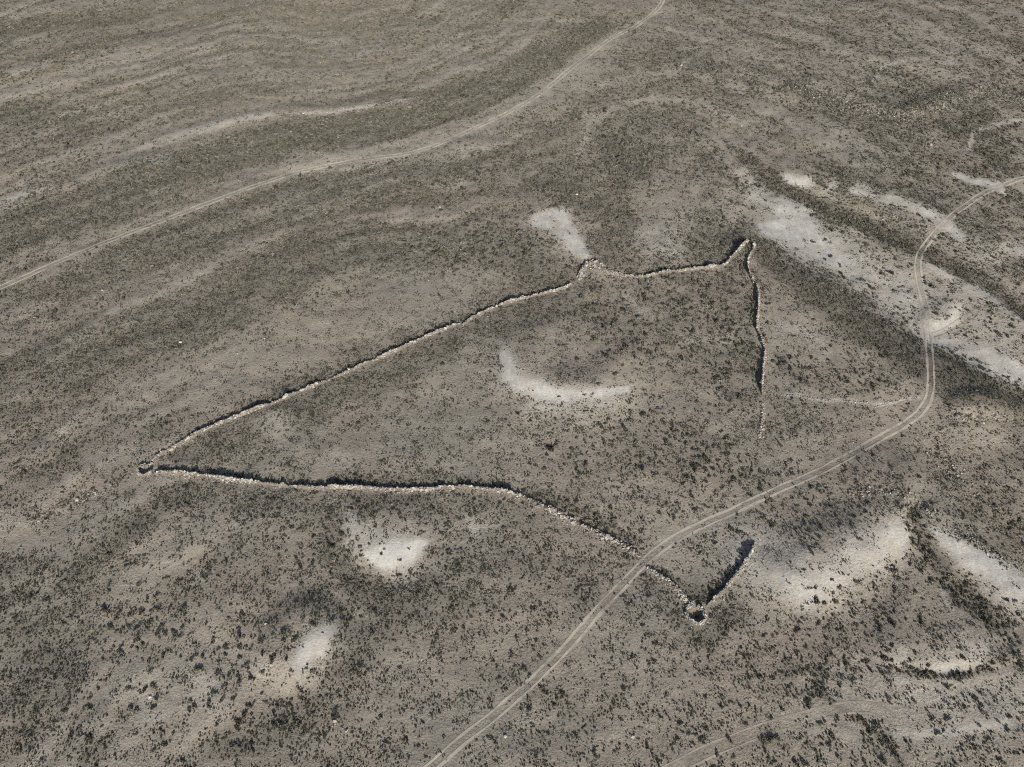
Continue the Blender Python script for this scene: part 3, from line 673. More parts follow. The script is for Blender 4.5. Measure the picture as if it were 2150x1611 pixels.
def plant_material(name, dark, light):
    m, nt, b, out = new_mat(name)
    r = nt.nodes.new("ShaderNodeObjectInfo").outputs["Random"]
    pos = nt.nodes.new("ShaderNodeNewGeometry").outputs["Position"]
    n = noise(nt, pos, 3.0, 2, .5)
    ramp = nt.nodes.new("ShaderNodeValToRGB")
    ramp.color_ramp.elements[0].color = dark + (1,)
    ramp.color_ramp.elements[1].color = tuple(v * 1.45 for v in light) + (1,)
    e = ramp.color_ramp.elements.new(.55)
    e.color = tuple((u * .45 + v * .55) * k for u, v, k in zip(dark, light, (.94, 1.02, .90))) + (1,)
    e = ramp.color_ramp.elements.new(.85)
    e.color = light + (1,)
    nt.links.new(r, ramp.inputs[0])
    col = scaled(nt, ramp.outputs[0], remap(nt, n, .3, .7, .7, 1.3))
    nt.links.new(col, b.inputs["Base Color"])
    return m
M['shrub'] = plant_material("saltbush_leaf", (.085, .080, .066), (.215, .200, .168))
M['tuft'] = plant_material("wormwood_tuft", (.095, .090, .072), (.165, .155, .125))

# ------------------------------------------------------------------ mesh helpers
def mesh_obj(name, verts, faces, mat, parent=None, smooth=False, attrs=None):
    me = bpy.data.meshes.new(name)
    verts = np.asarray(verts, dtype=np.float32)
    faces = np.asarray(faces, dtype=np.int32)
    k = faces.shape[1]
    me.vertices.add(len(verts))
    me.vertices.foreach_set("co", verts.ravel())
    me.loops.add(faces.size)
    me.loops.foreach_set("vertex_index", faces.ravel())
    me.polygons.add(len(faces))
    me.polygons.foreach_set("loop_start", np.arange(0, faces.size, k, dtype=np.int32))
    me.polygons.foreach_set("loop_total", np.full(len(faces), k, dtype=np.int32))
    me.polygons.foreach_set("use_smooth", np.full(len(faces), smooth, dtype=bool))
    for an, av in (attrs or {}).items():
        av = np.asarray(av, dtype=np.float32)
        if av.ndim == 2:
            a = me.attributes.new(an, 'FLOAT_COLOR', 'POINT')
            a.data.foreach_set("color", np.concatenate([av, np.ones((len(av), 1), np.float32)], 1).ravel())
        else:
            a = me.attributes.new(an, 'FLOAT', 'POINT')
            a.data.foreach_set("value", av.ravel())
    me.update()
    me.validate()
    me.materials.append(mat)
    o = bpy.data.objects.new(name, me)
    COL.objects.link(o)
    if parent is not None:
        o.parent = parent
    return o

def tag(o, label=None, cat=None, group=None, kind=None):
    if label:
        o["label"] = label
    if cat:
        o["category"] = cat
    if group:
        o["group"] = group
    if kind:
        o["kind"] = kind
    return o

# ------------------------------------------------------------------ ground sheet
idx = np.arange(NX * NY).reshape(NY, NX)
gf = np.stack([idx[:-1, :-1], idx[:-1, 1:], idx[1:, 1:], idx[1:, :-1]], -1).reshape(-1, 4)
ground = mesh_obj("ground", np.stack([GX, GY, H], -1).reshape(-1, 3), gf, M['ground'], smooth=True,
                  attrs={"soil": soil.reshape(-1, 3), "chalk": chalk.reshape(-1)})
tag(ground, "grey brown semi-desert plain with patches of white chalk soil", kind="structure")

# ------------------------------------------------------------------ tracks
def ribbon_arrays(L, off, hw, lift, seed, strength=None):
    T = np.gradient(L, axis=0)
    T /= np.hypot(T[:, 0], T[:, 1])[:, None] + 1e-9
    N = np.stack([-T[:, 1], T[:, 0]], 1)
    s = np.arange(len(L)) * 0.8
    wob = perlin(s / 7.0, s * 0 + seed, seed) * 0.14 + perlin(s / 30.0, s * 0 + seed, seed + 2) * 0.2
    w = hw * (1 + 0.45 * perlin(s / 5.0, s * 0 + 3.3 + seed, seed + 5) + .35 * perlin(s / 22.0, s * 0 + 5.3 + seed, seed + 8))
    cols = np.array([-1.0, -0.72, 0.0, 0.72, 1.0])
    worn = np.array([0.0, 0.95, 1.0, 0.95, 0.0])
    P = L[:, None, :] + N[:, None, :] * (off + wob[:, None] + w[:, None] * cols[None, :])[..., None]
    Z = ground_z(P[..., 0], P[..., 1]) + lift
    V = np.concatenate([P, Z[..., None]], -1).reshape(-1, 3)
    n, k = len(L), 5
    ii = np.arange(n * k).reshape(n, k)
    F = np.stack([ii[:-1, :-1], ii[:-1, 1:], ii[1:, 1:], ii[1:, :-1]], -1).reshape(-1, 4)
    W = np.tile(worn, n)
    if strength is not None:
        W = W * np.repeat(strength, k)
    return V, F, W

def make_track(name, L, gauge, hw, mat, label, fade_end=False):
    root = bpy.data.objects.new(name, None)
    COL.objects.link(root)
    tag(root, label, kind="structure")
    st = np.ones(len(L))
    if fade_end:
        st *= np.clip(np.arange(len(L))[::-1] / 12.0, 0, 1)
    for k, off in enumerate((-gauge / 2, gauge / 2)):
        V, F, W = ribbon_arrays(L, off, hw, 0.03, 3 + k * 4, st)
        mesh_obj("wheel_rut", V, F, mat, root, smooth=True, attrs={"worn": W})
    return root

def resample(L, step):
    d = np.concatenate([[0], np.cumsum(np.hypot(*np.diff(L, axis=0).T))])
    s = np.arange(0, d[-1], step)
    return np.stack([np.interp(s, d, L[:, 0]), np.interp(s, d, L[:, 1])], 1)
make_track("dirt_track", TRK['a'], 1.75, .34, M['rut'], "pale two-rut dirt track crossing the lower wall and bending up the right side")
make_track("dirt_track", TRK['b'], 1.75, .38, M['rut'], "pale two-rut dirt track sweeping across the upper left plain")
make_track("dirt_track", TRK['c'], 1.75, .60, M['rut_faint'], "faint old wheel track near the top left of the plain")
make_track("dirt_track", TRK['d'], 2.3, .22, M['rut_thin'], "thin curving wheel tracks at the bottom right", True)
make_track("dirt_track", TRK['e'], 1.70, .22, M['rut_faint'], "short faint spur track leaving the right bend", True)

# an older rut beside the bend of the lower track
side = world_line([(1448, 1106), (1475, 1090), (1505, 1078), (1540, 1062), (1562, 1052)], 0.8)
fade = np.clip(np.minimum(np.arange(len(side)), np.arange(len(side))[::-1]) / 8.0, 0, 1)
V_, F_, W_ = ribbon_arrays(side, 0.0, .22, .022, 21, fade)
so = mesh_obj("old_wheel_rut", V_, F_, M['rut_faint'], smooth=True, attrs={"worn": W_})
tag(so, "short faint wheel rut beside the track above the pit walls", kind="structure")

# ------------------------------------------------------------------ stones
def hull_stone(seed, flat, rough=.2):
    r = random.Random(seed)
    bm = bmesh.new()
    for sx in (-1, 1):
        for sy in (-1, 1):
            for sz in (-1, 1):
                bm.verts.new((sx * (.5 - r.random() * rough), sy * (.5 - r.random() * rough) * .78, sz * (.5 - r.random() * rough * .6) * flat))
    for _ in range(5):
        a = r.random() * 6.283
        bm.verts.new((math.cos(a) * .56, math.sin(a) * .44, (r.random() - .5) * flat * .8))
    res = bmesh.ops.convex_hull(bm, input=bm.verts)
    bmesh.ops.delete(bm, geom=[g for g in res["geom_interior"] if isinstance(g, bmesh.types.BMVert)], context='VERTS')
    bmesh.ops.triangulate(bm, faces=bm.faces)
    bm.verts.ensure_lookup_table()
    V = np.array([v.co[:] for v in bm.verts])
    F = np.array([[v.index for v in f.verts] for f in bm.faces])
    bm.verts.index_update()
    F = np.array([[v.index for v in f.verts] for f in bm.faces])
    bm.free()
    return V, F
STONES = [hull_stone(100 + i, (.30, .42, .55, .7, .36, .85, .26, .5)[i], .24) for i in range(8)]
STONE_ME = {}
def stone_mesh(i, mat):
    k = (i, mat)
    if k not in STONE_ME:
        me = bpy.data.meshes.new("stone")
        V, F = STONES[i]
        me.from_pydata([tuple(v) for v in V], [], [tuple(int(q) for q in f) for f in F])
        me.materials.append(M[mat])
        STONE_ME[k] = me
    return STONE_ME[k]

def rot_mats(ax, ay, az):
    ca, sa, cb, sb, cc, sc = np.cos(ax), np.sin(ax), np.cos(ay), np.sin(ay), np.cos(az), np.sin(az)
    R = np.empty((len(ax), 3, 3))
    R[:, 0, 0] = cc * cb; R[:, 0, 1] = cc * sb * sa - sc * ca; R[:, 0, 2] = cc * sb * ca + sc * sa
    R[:, 1, 0] = sc * cb; R[:, 1, 1] = sc * sb * sa + cc * ca; R[:, 1, 2] = sc * sb * ca - cc * sa
    R[:, 2, 0] = -sb;     R[:, 2, 1] = cb * sa;                R[:, 2, 2] = cb * ca
    return R

def joined_stones(name, P, S, A, var, mat, parent, kind="stuff"):
    """P positions, S sizes (n), A euler (n,3), var variant: one mesh of separate stones"""
    Vs, Fs, Ts, off = [], [], [], 0
    R = rot_mats(A[:, 0], A[:, 1], A[:, 2])
    tone = RNG.random(len(P))
    for v in range(len(STONES)):
        m = np.where(var == v)[0]
        if not len(m):
            continue
        V, F = STONES[v]
        W = np.einsum('nij,kj->nki', R[m], V) * S[m][:, None, None] + P[m][:, None, :]
        Vs.append(W.reshape(-1, 3))
        Fs.append((F[None] + (np.arange(len(m)) * len(V))[:, None, None] + off).reshape(-1, 3))
        Ts.append(np.repeat(tone[m], len(V)))
        off += len(m) * len(V)
    o = mesh_obj(name, np.vstack(Vs), np.vstack(Fs), mat, parent, attrs={"tone": np.concatenate(Ts)})
    if kind:
        o["kind"] = kind
    return o

def frame_of(L):
    T = np.gradient(L, axis=0)
    T /= np.hypot(T[:, 0], T[:, 1])[:, None] + 1e-9
    N = np.stack([-T[:, 1], T[:, 0]], 1)
    N[N[:, 1] > 0] *= -1           # the side that faces the viewer and the sun
    return T, N

def make_wall(key, label, w=.62, h=.95, per_m=30, spread=1.0, singles=60, upright=1.6, cat="stone wall", name="stone_wall", core=True, big_stone=1.0, ring=False):
    L = LINES[key]
    T, N = frame_of(L)
    n = len(L)
    length = n * 0.4
    mid = L[n // 2]
    root = bpy.data.objects.new(name, None)
    COL.objects.link(root)
    z0 = float(ground_z(*mid))
    root.location = (mid[0], mid[1], z0)
    tag(root, label, cat)
    O = np.array([mid[0], mid[1], z0])
    sd = sum(ord(c) for c in key)
    s = np.arange(n) * 0.4
    hp = h * (0.85 + 0.42 * perlin(s / 6.0, s * 0 + .5, sd) + 0.40 * perlin(s / 1.7, s * 0 + .7, sd + 3))
    if not ring:
        hp *= np.clip(0.25 + np.minimum(s, s[-1] - s) / 1.6, 0, 1)
    hp = np.clip(hp, .12, 2)
    wp = w * (1 + .45 * perlin(s / 4.0, s * 0 + 2.5, sd + 9))
    def prof(q, i):   # height of the stone bank at lateral place q (units of half width)
        return hp[i] * np.clip(1 - np.abs(q) ** 2.2, 0, 1)
    if core:
        qs = np.array([-1.0, -.8, -.5, 0, .45, .8, 1.15])
        ph = np.array([-.15, .42, .74, .86, .70, .30, -.12])
        P = L[:, None, :] + N[:, None, :] * (qs[None] * wp[:, None])[..., None]
        jit = RNG.normal(0, .05, P.shape)
        P = P + jit
        Z = ground_z(P[..., 0], P[..., 1]) + ph[None] * hp[:, None] + RNG.normal(0, .05, P.shape[:2]) * (ph[None] > 0)
        ii = np.arange(n * 7).reshape(n, 7)
        F = np.stack([ii[:-1, :-1], ii[:-1, 1:], ii[1:, 1:], ii[1:, :-1]], -1).reshape(-1, 4)
        mesh_obj("rubble_fill", np.concatenate([P, Z[..., None]], -1).reshape(-1, 3) - O, F, M['core'], root, attrs={"tone": RNG.random(n * 7)})
    # stones
    cnt = int(length * per_m)
    heap = np.clip(.55 + .8 * perlin(s / 3.1, s * 0 + 6.5, sd + 21) + .5 * perlin(s / 9.0, s * 0 + 8.5, sd + 22), .12, 1.5)
    i = RNG.choice(n, cnt, p=heap / heap.sum())
    q = np.where(RNG.random(cnt) < .62, RNG.normal(0, .5, cnt), np.abs(RNG.normal(0, 1.0, cnt)) * spread + .3)
    q = np.clip(q, -1.3, 3.2)
    size = np.clip(RNG.lognormal(math.log(.33), .42, cnt), .14, 1.0) * big_stone
    size *= np.where(q > 1.2, .8, 1)
    P2 = L[i] + N[i] * (q * wp[i])[:, None] + T[i] * RNG.uniform(-.2, .2, cnt)[:, None]
    hh = np.where(np.abs(q) < 1, hp[i] * np.clip(1 - np.abs(q) ** 2.2, 0, 1), 0)
    z = ground_z(P2[:, 0], P2[:, 1]) + hh * RNG.uniform(.82, 1.08, cnt) + size * .08
    az = np.arctan2(T[i][:, 1], T[i][:, 0]) + RNG.normal(0, .7, cnt)
    tilt = np.where(np.abs(q) < 1.1, .45, .22)
    A = np.stack([RNG.normal(0, 1, cnt) * tilt, RNG.normal(0, 1, cnt) * tilt, az], 1)
    var = RNG.integers(0, 8, cnt)
    # slabs standing on edge along the crest
    up = RNG.random(cnt) < upright / per_m
    A[up, 0] = np.pi / 2 + RNG.normal(0, .3, up.sum())
    q_up = RNG.normal(0, .25, up.sum())
    P2[up] = L[i[up]] + N[i[up]] * (q_up * wp[i[up]])[:, None]
    size[up] = np.clip(size[up] * 1.35, .3, .9)
    z[up] = ground_z(P2[up, 0], P2[up, 1]) + hp[i[up]] * .92 + size[up] * .16
    var[up] = RNG.choice([0, 4, 6], up.sum())
    P = np.concatenate([P2, z[:, None]], 1) - O
    order = np.argsort(-size)
    big_i, rest = order[:singles], order[singles:]
    joined_stones("loose_stones", P[rest], size[rest], A[rest], var[rest], M['stones'], root)
    for b in big_i:
        st = bpy.data.objects.new("stone", stone_mesh(int(var[b]), 'stone'))
        st.parent = root
        st.location = P[b]
        st.rotation_euler = A[b]
        st.scale = (size[b],) * 3
        COL.objects.link(st)
    return root

make_wall('w1', "long drystone wall climbing from the left tip to the kink, shadow on its upper side", singles=150, w=.30, h=.95, per_m=15, spread=.6)
make_wall('w2', "drystone wall running on from the kink up to the rubble mound", singles=80, w=.30, h=.85, per_m=14, spread=.6)
make_wall('w3', "curved heap of grey rubble forming a hook below the pale chalk patch", cat="rubble heap", name="rubble_heap", singles=60, w=.9, h=.7, per_m=30, spread=1.4, upright=2)
make_wall('w4', "upper drystone wall dipping then climbing to the pointed top right tip", singles=120, w=.33, h=1.05, per_m=16, spread=.7)
make_wall('w5', "drystone wall descending nearly straight from the top tip, shadow on its left", singles=120, w=.35, h=1.1, per_m=16, spread=.7)
make_wall('w5b', "sparse broken line of fallen stones continuing below the descending wall", singles=24, w=.6, h=.25, per_m=7, core=False, upright=.3)
make_wall('w6', "long lower drystone wall from the left tip with rubble spread along its foot", singles=150, w=.38, h=.95, per_m=22, spread=1.3, upright=2.4)
make_wall('w7', "collapsed drystone wall sloping down to the dirt track", singles=110, w=.80, h=.6, per_m=26, spread=.8, upright=2)
make_wall('w8', "short collapsed wall between the dirt track and the stone pit", singles=60, w=.8, h=.55, per_m=28, spread=.7, upright=2)
make_wall('w9', "narrow drystone wall rising from the stone pit to its free upper end", singles=70, w=.34, h=.95, per_m=18, spread=.8, upright=1.6)
make_wall('w10', "low pale line of stones running towards the bend of the track", singles=20, w=.4, h=.15, per_m=9, core=False, upright=.1, big_stone=.55)
make_wall('cell_a', "small ring of stacked blocks around a deep pit where two walls meet", cat="stone pit", name="stone_pit", singles=60, w=.40, h=.6, per_m=26, spread=.7, upright=3, big_stone=1.15, ring=True)
make_wall('cell_b', "small stone cell with an ochre floor at the left tip of the walls", cat="stone pit", name="stone_pit", singles=30, w=.36, h=.8, per_m=22, spread=.4, upright=2, ring=True)

# rocky edges of the hills
OUTCROPS = [
    ([(1783, 1037), (1832, 1033), (1870, 1038), (1905, 1036)], 8, 1.5, .36, "line of grey boulders along the bank above the lower right hill"),
    ([(1900, 1040), (1928, 1047), (1945, 1065), (1965, 1085), (1985, 1104), (2015, 1125), (2055, 1144), (2090, 1168), (2130, 1190)], 6, 1.7, .34, "dark boulder rim bordering the white slope at the right edge"),
    ([(2005, 882), (2050, 874), (2100, 877), (2130, 884)], 9, 1.8, .36, "short rocky bank beside the right edge above the lower hills"),
    ([(1665, 178), (1720, 198), (1790, 228), (1850, 242), (1900, 248), (1935, 241), (1966, 221), (2017, 200), (2067, 193), (2117, 197), (2170, 222)], 7, 5.5, .40, "winding ledge of pale rock at the far upper right"),
    ([(600, 241), (700, 233), (800, 222), (880, 206)], 2, 2.2, .45, "thin line of white rock along the far bank above the upper track"),
    ([(1775, 420), (1830, 448), (1880, 458), (1920, 462)], 4, 1.6, .38, "tan rock edge in the dark gully between the chalk patches"),
    ([(1955, 945), (1990, 985), (2020, 1010), (2060, 1035)], 5, 4.0, .32, "band of loose rocks on the right slope above the boulder rim"),
    ([(0, 1112), (90, 1088), (180, 1048), (240, 1020)], 3, 1.6, .34, "faint stony line on the smooth ground at the left edge"),
]
for pts, per, wid, sz, label in OUTCROPS:
    L = world_line(pts, 0.4)
    n = len(L)
    T, N = frame_of(L)
    cnt = int(n * .4 * per)
    i = RNG.integers(0, n, cnt)
    P2 = L[i] + N[i] * RNG.normal(0, wid * .5, cnt)[:, None]
    size = np.clip(RNG.lognormal(math.log(sz), .4, cnt), .15, 1.3)
    z = ground_z(P2[:, 0], P2[:, 1]) + size * .12
    A = np.stack([RNG.normal(0, .3, cnt), RNG.normal(0, .3, cnt), RNG.uniform(0, 6.28, cnt)], 1)
    var = RNG.integers(0, 8, cnt)
    mid = L[n // 2]
    O = np.array([mid[0], mid[1], float(ground_z(*mid))])
    root = bpy.data.objects.new("rock_outcrop", None)
    COL.objects.link(root)
    root.location = O
    tag(root, label, "rock outcrop")
    P = np.concatenate([P2, z[:, None]], 1) - O
    order = np.argsort(-size)
    k = min(24, cnt // 4)
    for b in order[:k]:
        st = bpy.data.objects.new("stone", stone_mesh(int(var[b]), 'outcrop_block'))
        st.parent = root
        st.location = P[b]
        st.rotation_euler = A[b]
        st.scale = (size[b],) * 3
        COL.objects.link(st)
    joined_stones("loose_stones", P[order[k:]], size[order[k:]], A[order[k:]], var[order[k:]], M['outcrop'], root)

# single pale rocks lying on the plain
ROCKS = [(703, 1515, 1.0, 'white', "white boulder lying alone at the bottom left of centre"), (569, 1397, .9, 'white', "white rock in front of a dark shrub near the lower pale patches"),
         (315, 1464, .9, 'white', "white rock beside a dark shrub in the lower left"), (557, 1310, .7, 'white', "small white rock among the lower left shrubs"),
         (81, 1095, .8, 'white', "pale rock on the smooth ground at the left edge"), (201, 1038, .9, 'white', "white rock left of the wall tip"),
         (545, 1001, .8, 'white', "white block perched on the upper side of the long lower wall"), (555, 711, .8, 'white', "white rock on the bare ground above the long wall"),
         (498, 743, .7, 'white', "small white rock on the bare ground left of the long wall"), (379, 719, 1.1, 'white', "pale flat rock in the dense scrub on the left"),
         (215, 610, .9, 'white', "white rock just below the upper left track"), (72, 667, .9, 'white', "white rock near the left edge below the track"),
         (923, 436, 1.3, 'white', "large white boulder in the scrub below the upper track"), (879, 491, 1.1, 'white', "white boulder in dense scrub left of the chalk patch"),
         (1211, 409, 1.2, 'white', "white boulder above the middle chalk patch"), (1060, 236, 1.2, 'white', "pale rock beside the sweeping upper track"),
         (1557, 265, 1.2, 'white', "white rock on the far right scrub plain"), (1955, 305, 1.3, 'white', "pale rock on the far right slope"),
         (899, 589, .9, 'white', "white rock above the kink of the long wall"), (1039, 1216, 1.3, 'stone', "flat pinkish rock slab in the scrub left of the track"),
         (886, 1386, .7, 'stone', "small tan rock in the scrub below the lower white bowl"), (728, 1535, .9, 'white', "pale split rock near the bottom edge"),
         (1061, 1547, .8, 'white', "grey white rock right of the track near the bottom edge"), (1329, 1548, .9, 'white', "pale rock beside dark shrubs at the bottom centre"),
         (153, 110, 1.4, 'stone', "ochre rock on the far upper left plain"), (1430, 138, 1.6, 'white', "white rock on the far plain right of the upper track")]
ROCK_AT = []
for x, y, s, mt, label in ROCKS:
    X, Y, Z = at(x, y)
    s *= .78
    ROCK_AT.append((X, Y, s))
    v = random.choice((2, 3, 5, 7))
    r = bpy.data.objects.new("boulder", stone_mesh(v, mt))
    COL.objects.link(r)
    r.location = (X, Y, Z + s * .10)
    r.rotation_euler = (random.uniform(-.2, .2), random.uniform(-.2, .2), random.uniform(0, 6.28))
    r.scale = (s, s * random.uniform(.7, 1), s * .9)
    tag(r, label, "boulder", "pale boulders lying on the plain")

# ------------------------------------------------------------------ shrubs
def shrub_mesh(name, seed, leaves, leaf, mat, flat=.72):
    r = np.random.default_rng(seed)
    lobes = r.normal(0, .42, (6, 3))
    lobes[:, 2] = np.abs(lobes[:, 2]) * .6 + .22
    lobes[0] = (0, 0, .35)
    pick = r.integers(0, 6, leaves)
    d = r.normal(0, 1, (leaves, 3))
    d /= np.linalg.norm(d, axis=1)[:, None]
    C = lobes[pick] + d * (r.random(leaves) ** .4)[:, None] * r.uniform(.28, .5, 6)[pick][:, None]
    C[:, 2] = np.clip(C[:, 2] * flat, .03, None)
    V, F = [], []
    for c in C:
        a = r.normal(0, 1, 3)
        a /= np.linalg.norm(a)
        b = np.cross(a, r.normal(0, 1, 3))
        b /= np.linalg.norm(b) + 1e-9
        s = leaf * r.uniform(.6, 1.35)
        k = len(V)
        V += [c - a * s, c + b * s * .55, c + a * s, c - b * s * .55]
        F.append((k, k + 1, k + 2, k + 3))
    # woody stems from the root to the lobes
    for l in lobes:
        tip = np.array([l[0], l[1], l[2] * flat])
        k = len(V)
        w = .03
        V += [(-w, 0, -.1), (w, 0, -.1), tuple(tip + (w * .4, 0, 0)), tuple(tip - (w * .4, 0, 0))]
        F.append((k, k + 1, k + 2, k + 3))
    me = bpy.data.meshes.new(name)
    V = np.array([tuple(v) for v in V])
    V[:, 2] = np.maximum(V[:, 2], -.12)
    me.from_pydata([tuple(v) for v in V], [], F)
    me.materials.append(mat)
    return me
SHRUB_ME = [shrub_mesh("shrub", 40 + i, 150, .20, M['shrub'], (.72, .6, .85, .7, .65, .8)[i]) for i in range(6)]
def tuft_patch(seed, count, radius):
    """a few low tufts growing near each other"""
    r = np.random.default_rng(seed)
    V, F = [], []
    for t in range(count):
        a, d = r.uniform(0, 6.283), radius * math.sqrt(r.random())
        c0 = np.array([d * math.cos(a), d * math.sin(a), 0.0])
        s = np.clip(r.lognormal(math.log(.13), .38), .07, .30)
        for l in range(13):
            d3 = r.normal(0, 1, 3)
            d3 /= np.linalg.norm(d3)
            c = c0 + d3 * s * .62
            c[2] = abs(c[2]) * .9 + .02
            u = r.normal(0, 1, 3)
            u /= np.linalg.norm(u)
            w = np.cross(u, r.normal(0, 1, 3))
            w /= np.linalg.norm(w) + 1e-9
            e = s * .52
            k = len(V)
            V += [tuple(c - u * e), tuple(c + w * e * .7), tuple(c + u * e), tuple(c - w * e * .7)]
            F.append((k, k + 1, k + 2, k + 3))
    me = bpy.data.meshes.new("tuft")
    me.from_pydata(V, [], F)
    me.materials.append(M['tuft'])
    return me
TUFT_ME = [tuft_patch(70 + i, 6 + i % 4, .95) for i in range(8)]

# scatter places on the plain
AREA = []
def scatter(n, dens_fn, ymax=520.0):
    """n candidates spread evenly over the ground in view and a margin round it"""
    y = RNG.uniform(38, ymax, n)
    x = RNG.uniform(-330, 330, n)
    half = 1.12 * (y * CT + HC * ST) * 1075 / FPX + 8
    m = np.abs(x) < half
    x, y = x[m], y[m]
    p = dens_fn(x, y)
    keep = RNG.random(len(x)) < p
    return x[keep], y[keep]

def clumps(x, y, seed):
    """plants keep together in clumps a few metres wide"""
    return sstep(-.30, .38, fbm(x / 7.5, y / 7.5, seed, 3))

CAND_DENS = 4.6        # candidates per square metre
n_c = int((520 - 38) * 660 * CAND_DENS)
def p_shrub(x, y):
    c = grid_sample(cover, x, y)
    b = grid_sample(big, x, y)
    cl = clumps(x, y, 900)
    p = c ** 1.6 * (.22 + .78 * cl) * 1.0
    return p * (1 - .35 * b * (1 - sstep(.75, .95, c))) + .004
sx, sy = scatter(n_c, p_shrub)
def spaced(x, y, cell):
    """at most one plant to a cell: shrubs compete for water and keep apart"""
    key = np.floor(x / cell).astype(np.int64) * 100003 + np.floor(y / cell).astype(np.int64)
    _, first = np.unique(key, return_index=True)
    return np.sort(first)
k_ = spaced(sx + .3 * perlin(sx / 3, sy / 3, 5), sy + .3 * perlin(sx / 3, sy / 3, 6), .66)
sx, sy = sx[k_], sy[k_]
k_ = spaced(sx + .31, sy + .29, .58)
sx, sy = sx[k_], sy[k_]
b_ = grid_sample(big, sx, sy) > .4          # the larger kind keeps further apart
k_ = spaced(sx[b_] + .2 * perlin(sx[b_], sy[b_], 15), sy[b_] + .2 * perlin(sx[b_], sy[b_], 16), 1.45)
sx, sy = np.concatenate([sx[~b_], sx[b_][k_]]), np.concatenate([sy[~b_], sy[b_][k_]])
shade_gully_pts = []
for k in ('w1', 'w2', 'w4', 'w5', 'w6', 'w7', 'w8', 'w9'):      # shrubs stand behind the walls; strip made denser to thicken the shadow line
    T, N = frame_of(LINES[k])
    c = int(len(LINES[k]) * .4 * 1.7)
    i = RNG.integers(0, len(LINES[k]), c)
    shade_gully_pts.append(LINES[k][i] - N[i] * RNG.uniform(.95, 2.3, c)[:, None])
GULLIES = [([(1903, 1062), (1925, 1108), (1952, 1160), (1990, 1212), (2040, 1256), (2095, 1312), (2140, 1360)], 3.6, 1.5), ([(1722, 1443), (1745, 1482), (1795, 1510), (1830, 1532), (1872, 1562)], 2.2, .9),
           ([(1840, 1402), (1900, 1406), (1960, 1418), (2020, 1420), (2060, 1406), (2100, 1389), (2150, 1385)], 2.4, .7), ([(1580, 518), (1660, 545), (1740, 606), (1850, 680), (1950, 722), (2040, 765), (2150, 815)], 1.6, 1.1),
           ([(1545, 318), (1625, 376), (1700, 424), (1790, 458), (1880, 505), (1960, 540), (2050, 580), (2105, 616), (2160, 665)], 2.6, 1.8), ([(1660, 1402), (1700, 1420), (1718, 1445)], 2.6, 1.4), ([(2005, 884), (2050, 876), (2100, 879), (2140, 888)], 2.0, 1.2),
           ([(1785, 1030), (1850, 1028), (1900, 1030)], 1.6, .8), ([(1940, 1058), (1985, 1100), (2050, 1140), (2120, 1185)], 1.2, 1.2)]
for pts, per, hw in GULLIES:      # run-off feeds a thicket along each gully floor
    L = world_line(pts, 0.5)
    c = int(len(L) * .5 * per)
    shade_gully_pts.append(L[RNG.integers(0, len(L), c)] + RNG.normal(0, hw, (c, 2)))
shade_gully_pts = np.vstack(shade_gully_pts)
sx, sy = np.concatenate([sx, shade_gully_pts[:, 0]]), np.concatenate([sy, shade_gully_pts[:, 1]])
cov = grid_sample(cover, sx, sy)
bg = grid_sample(big, sx, sy)
ssz = np.clip(RNG.lognormal(math.log(.32), .40, len(sx)), .15, .9) * (.90 + .60 * bg) * (.92 + .45 * sstep(150, 300, sy))
dt, dw = near_track.dist(sx, sy), near_wall.dist(sx, sy)
keep = ((dt > 1.3) | ((dt < .3) & (ssz < .4))) & (dw > .95) & (near_faint.dist(sx, sy) > .5)
sx, sy, ssz = sx[keep], sy[keep], ssz[keep]

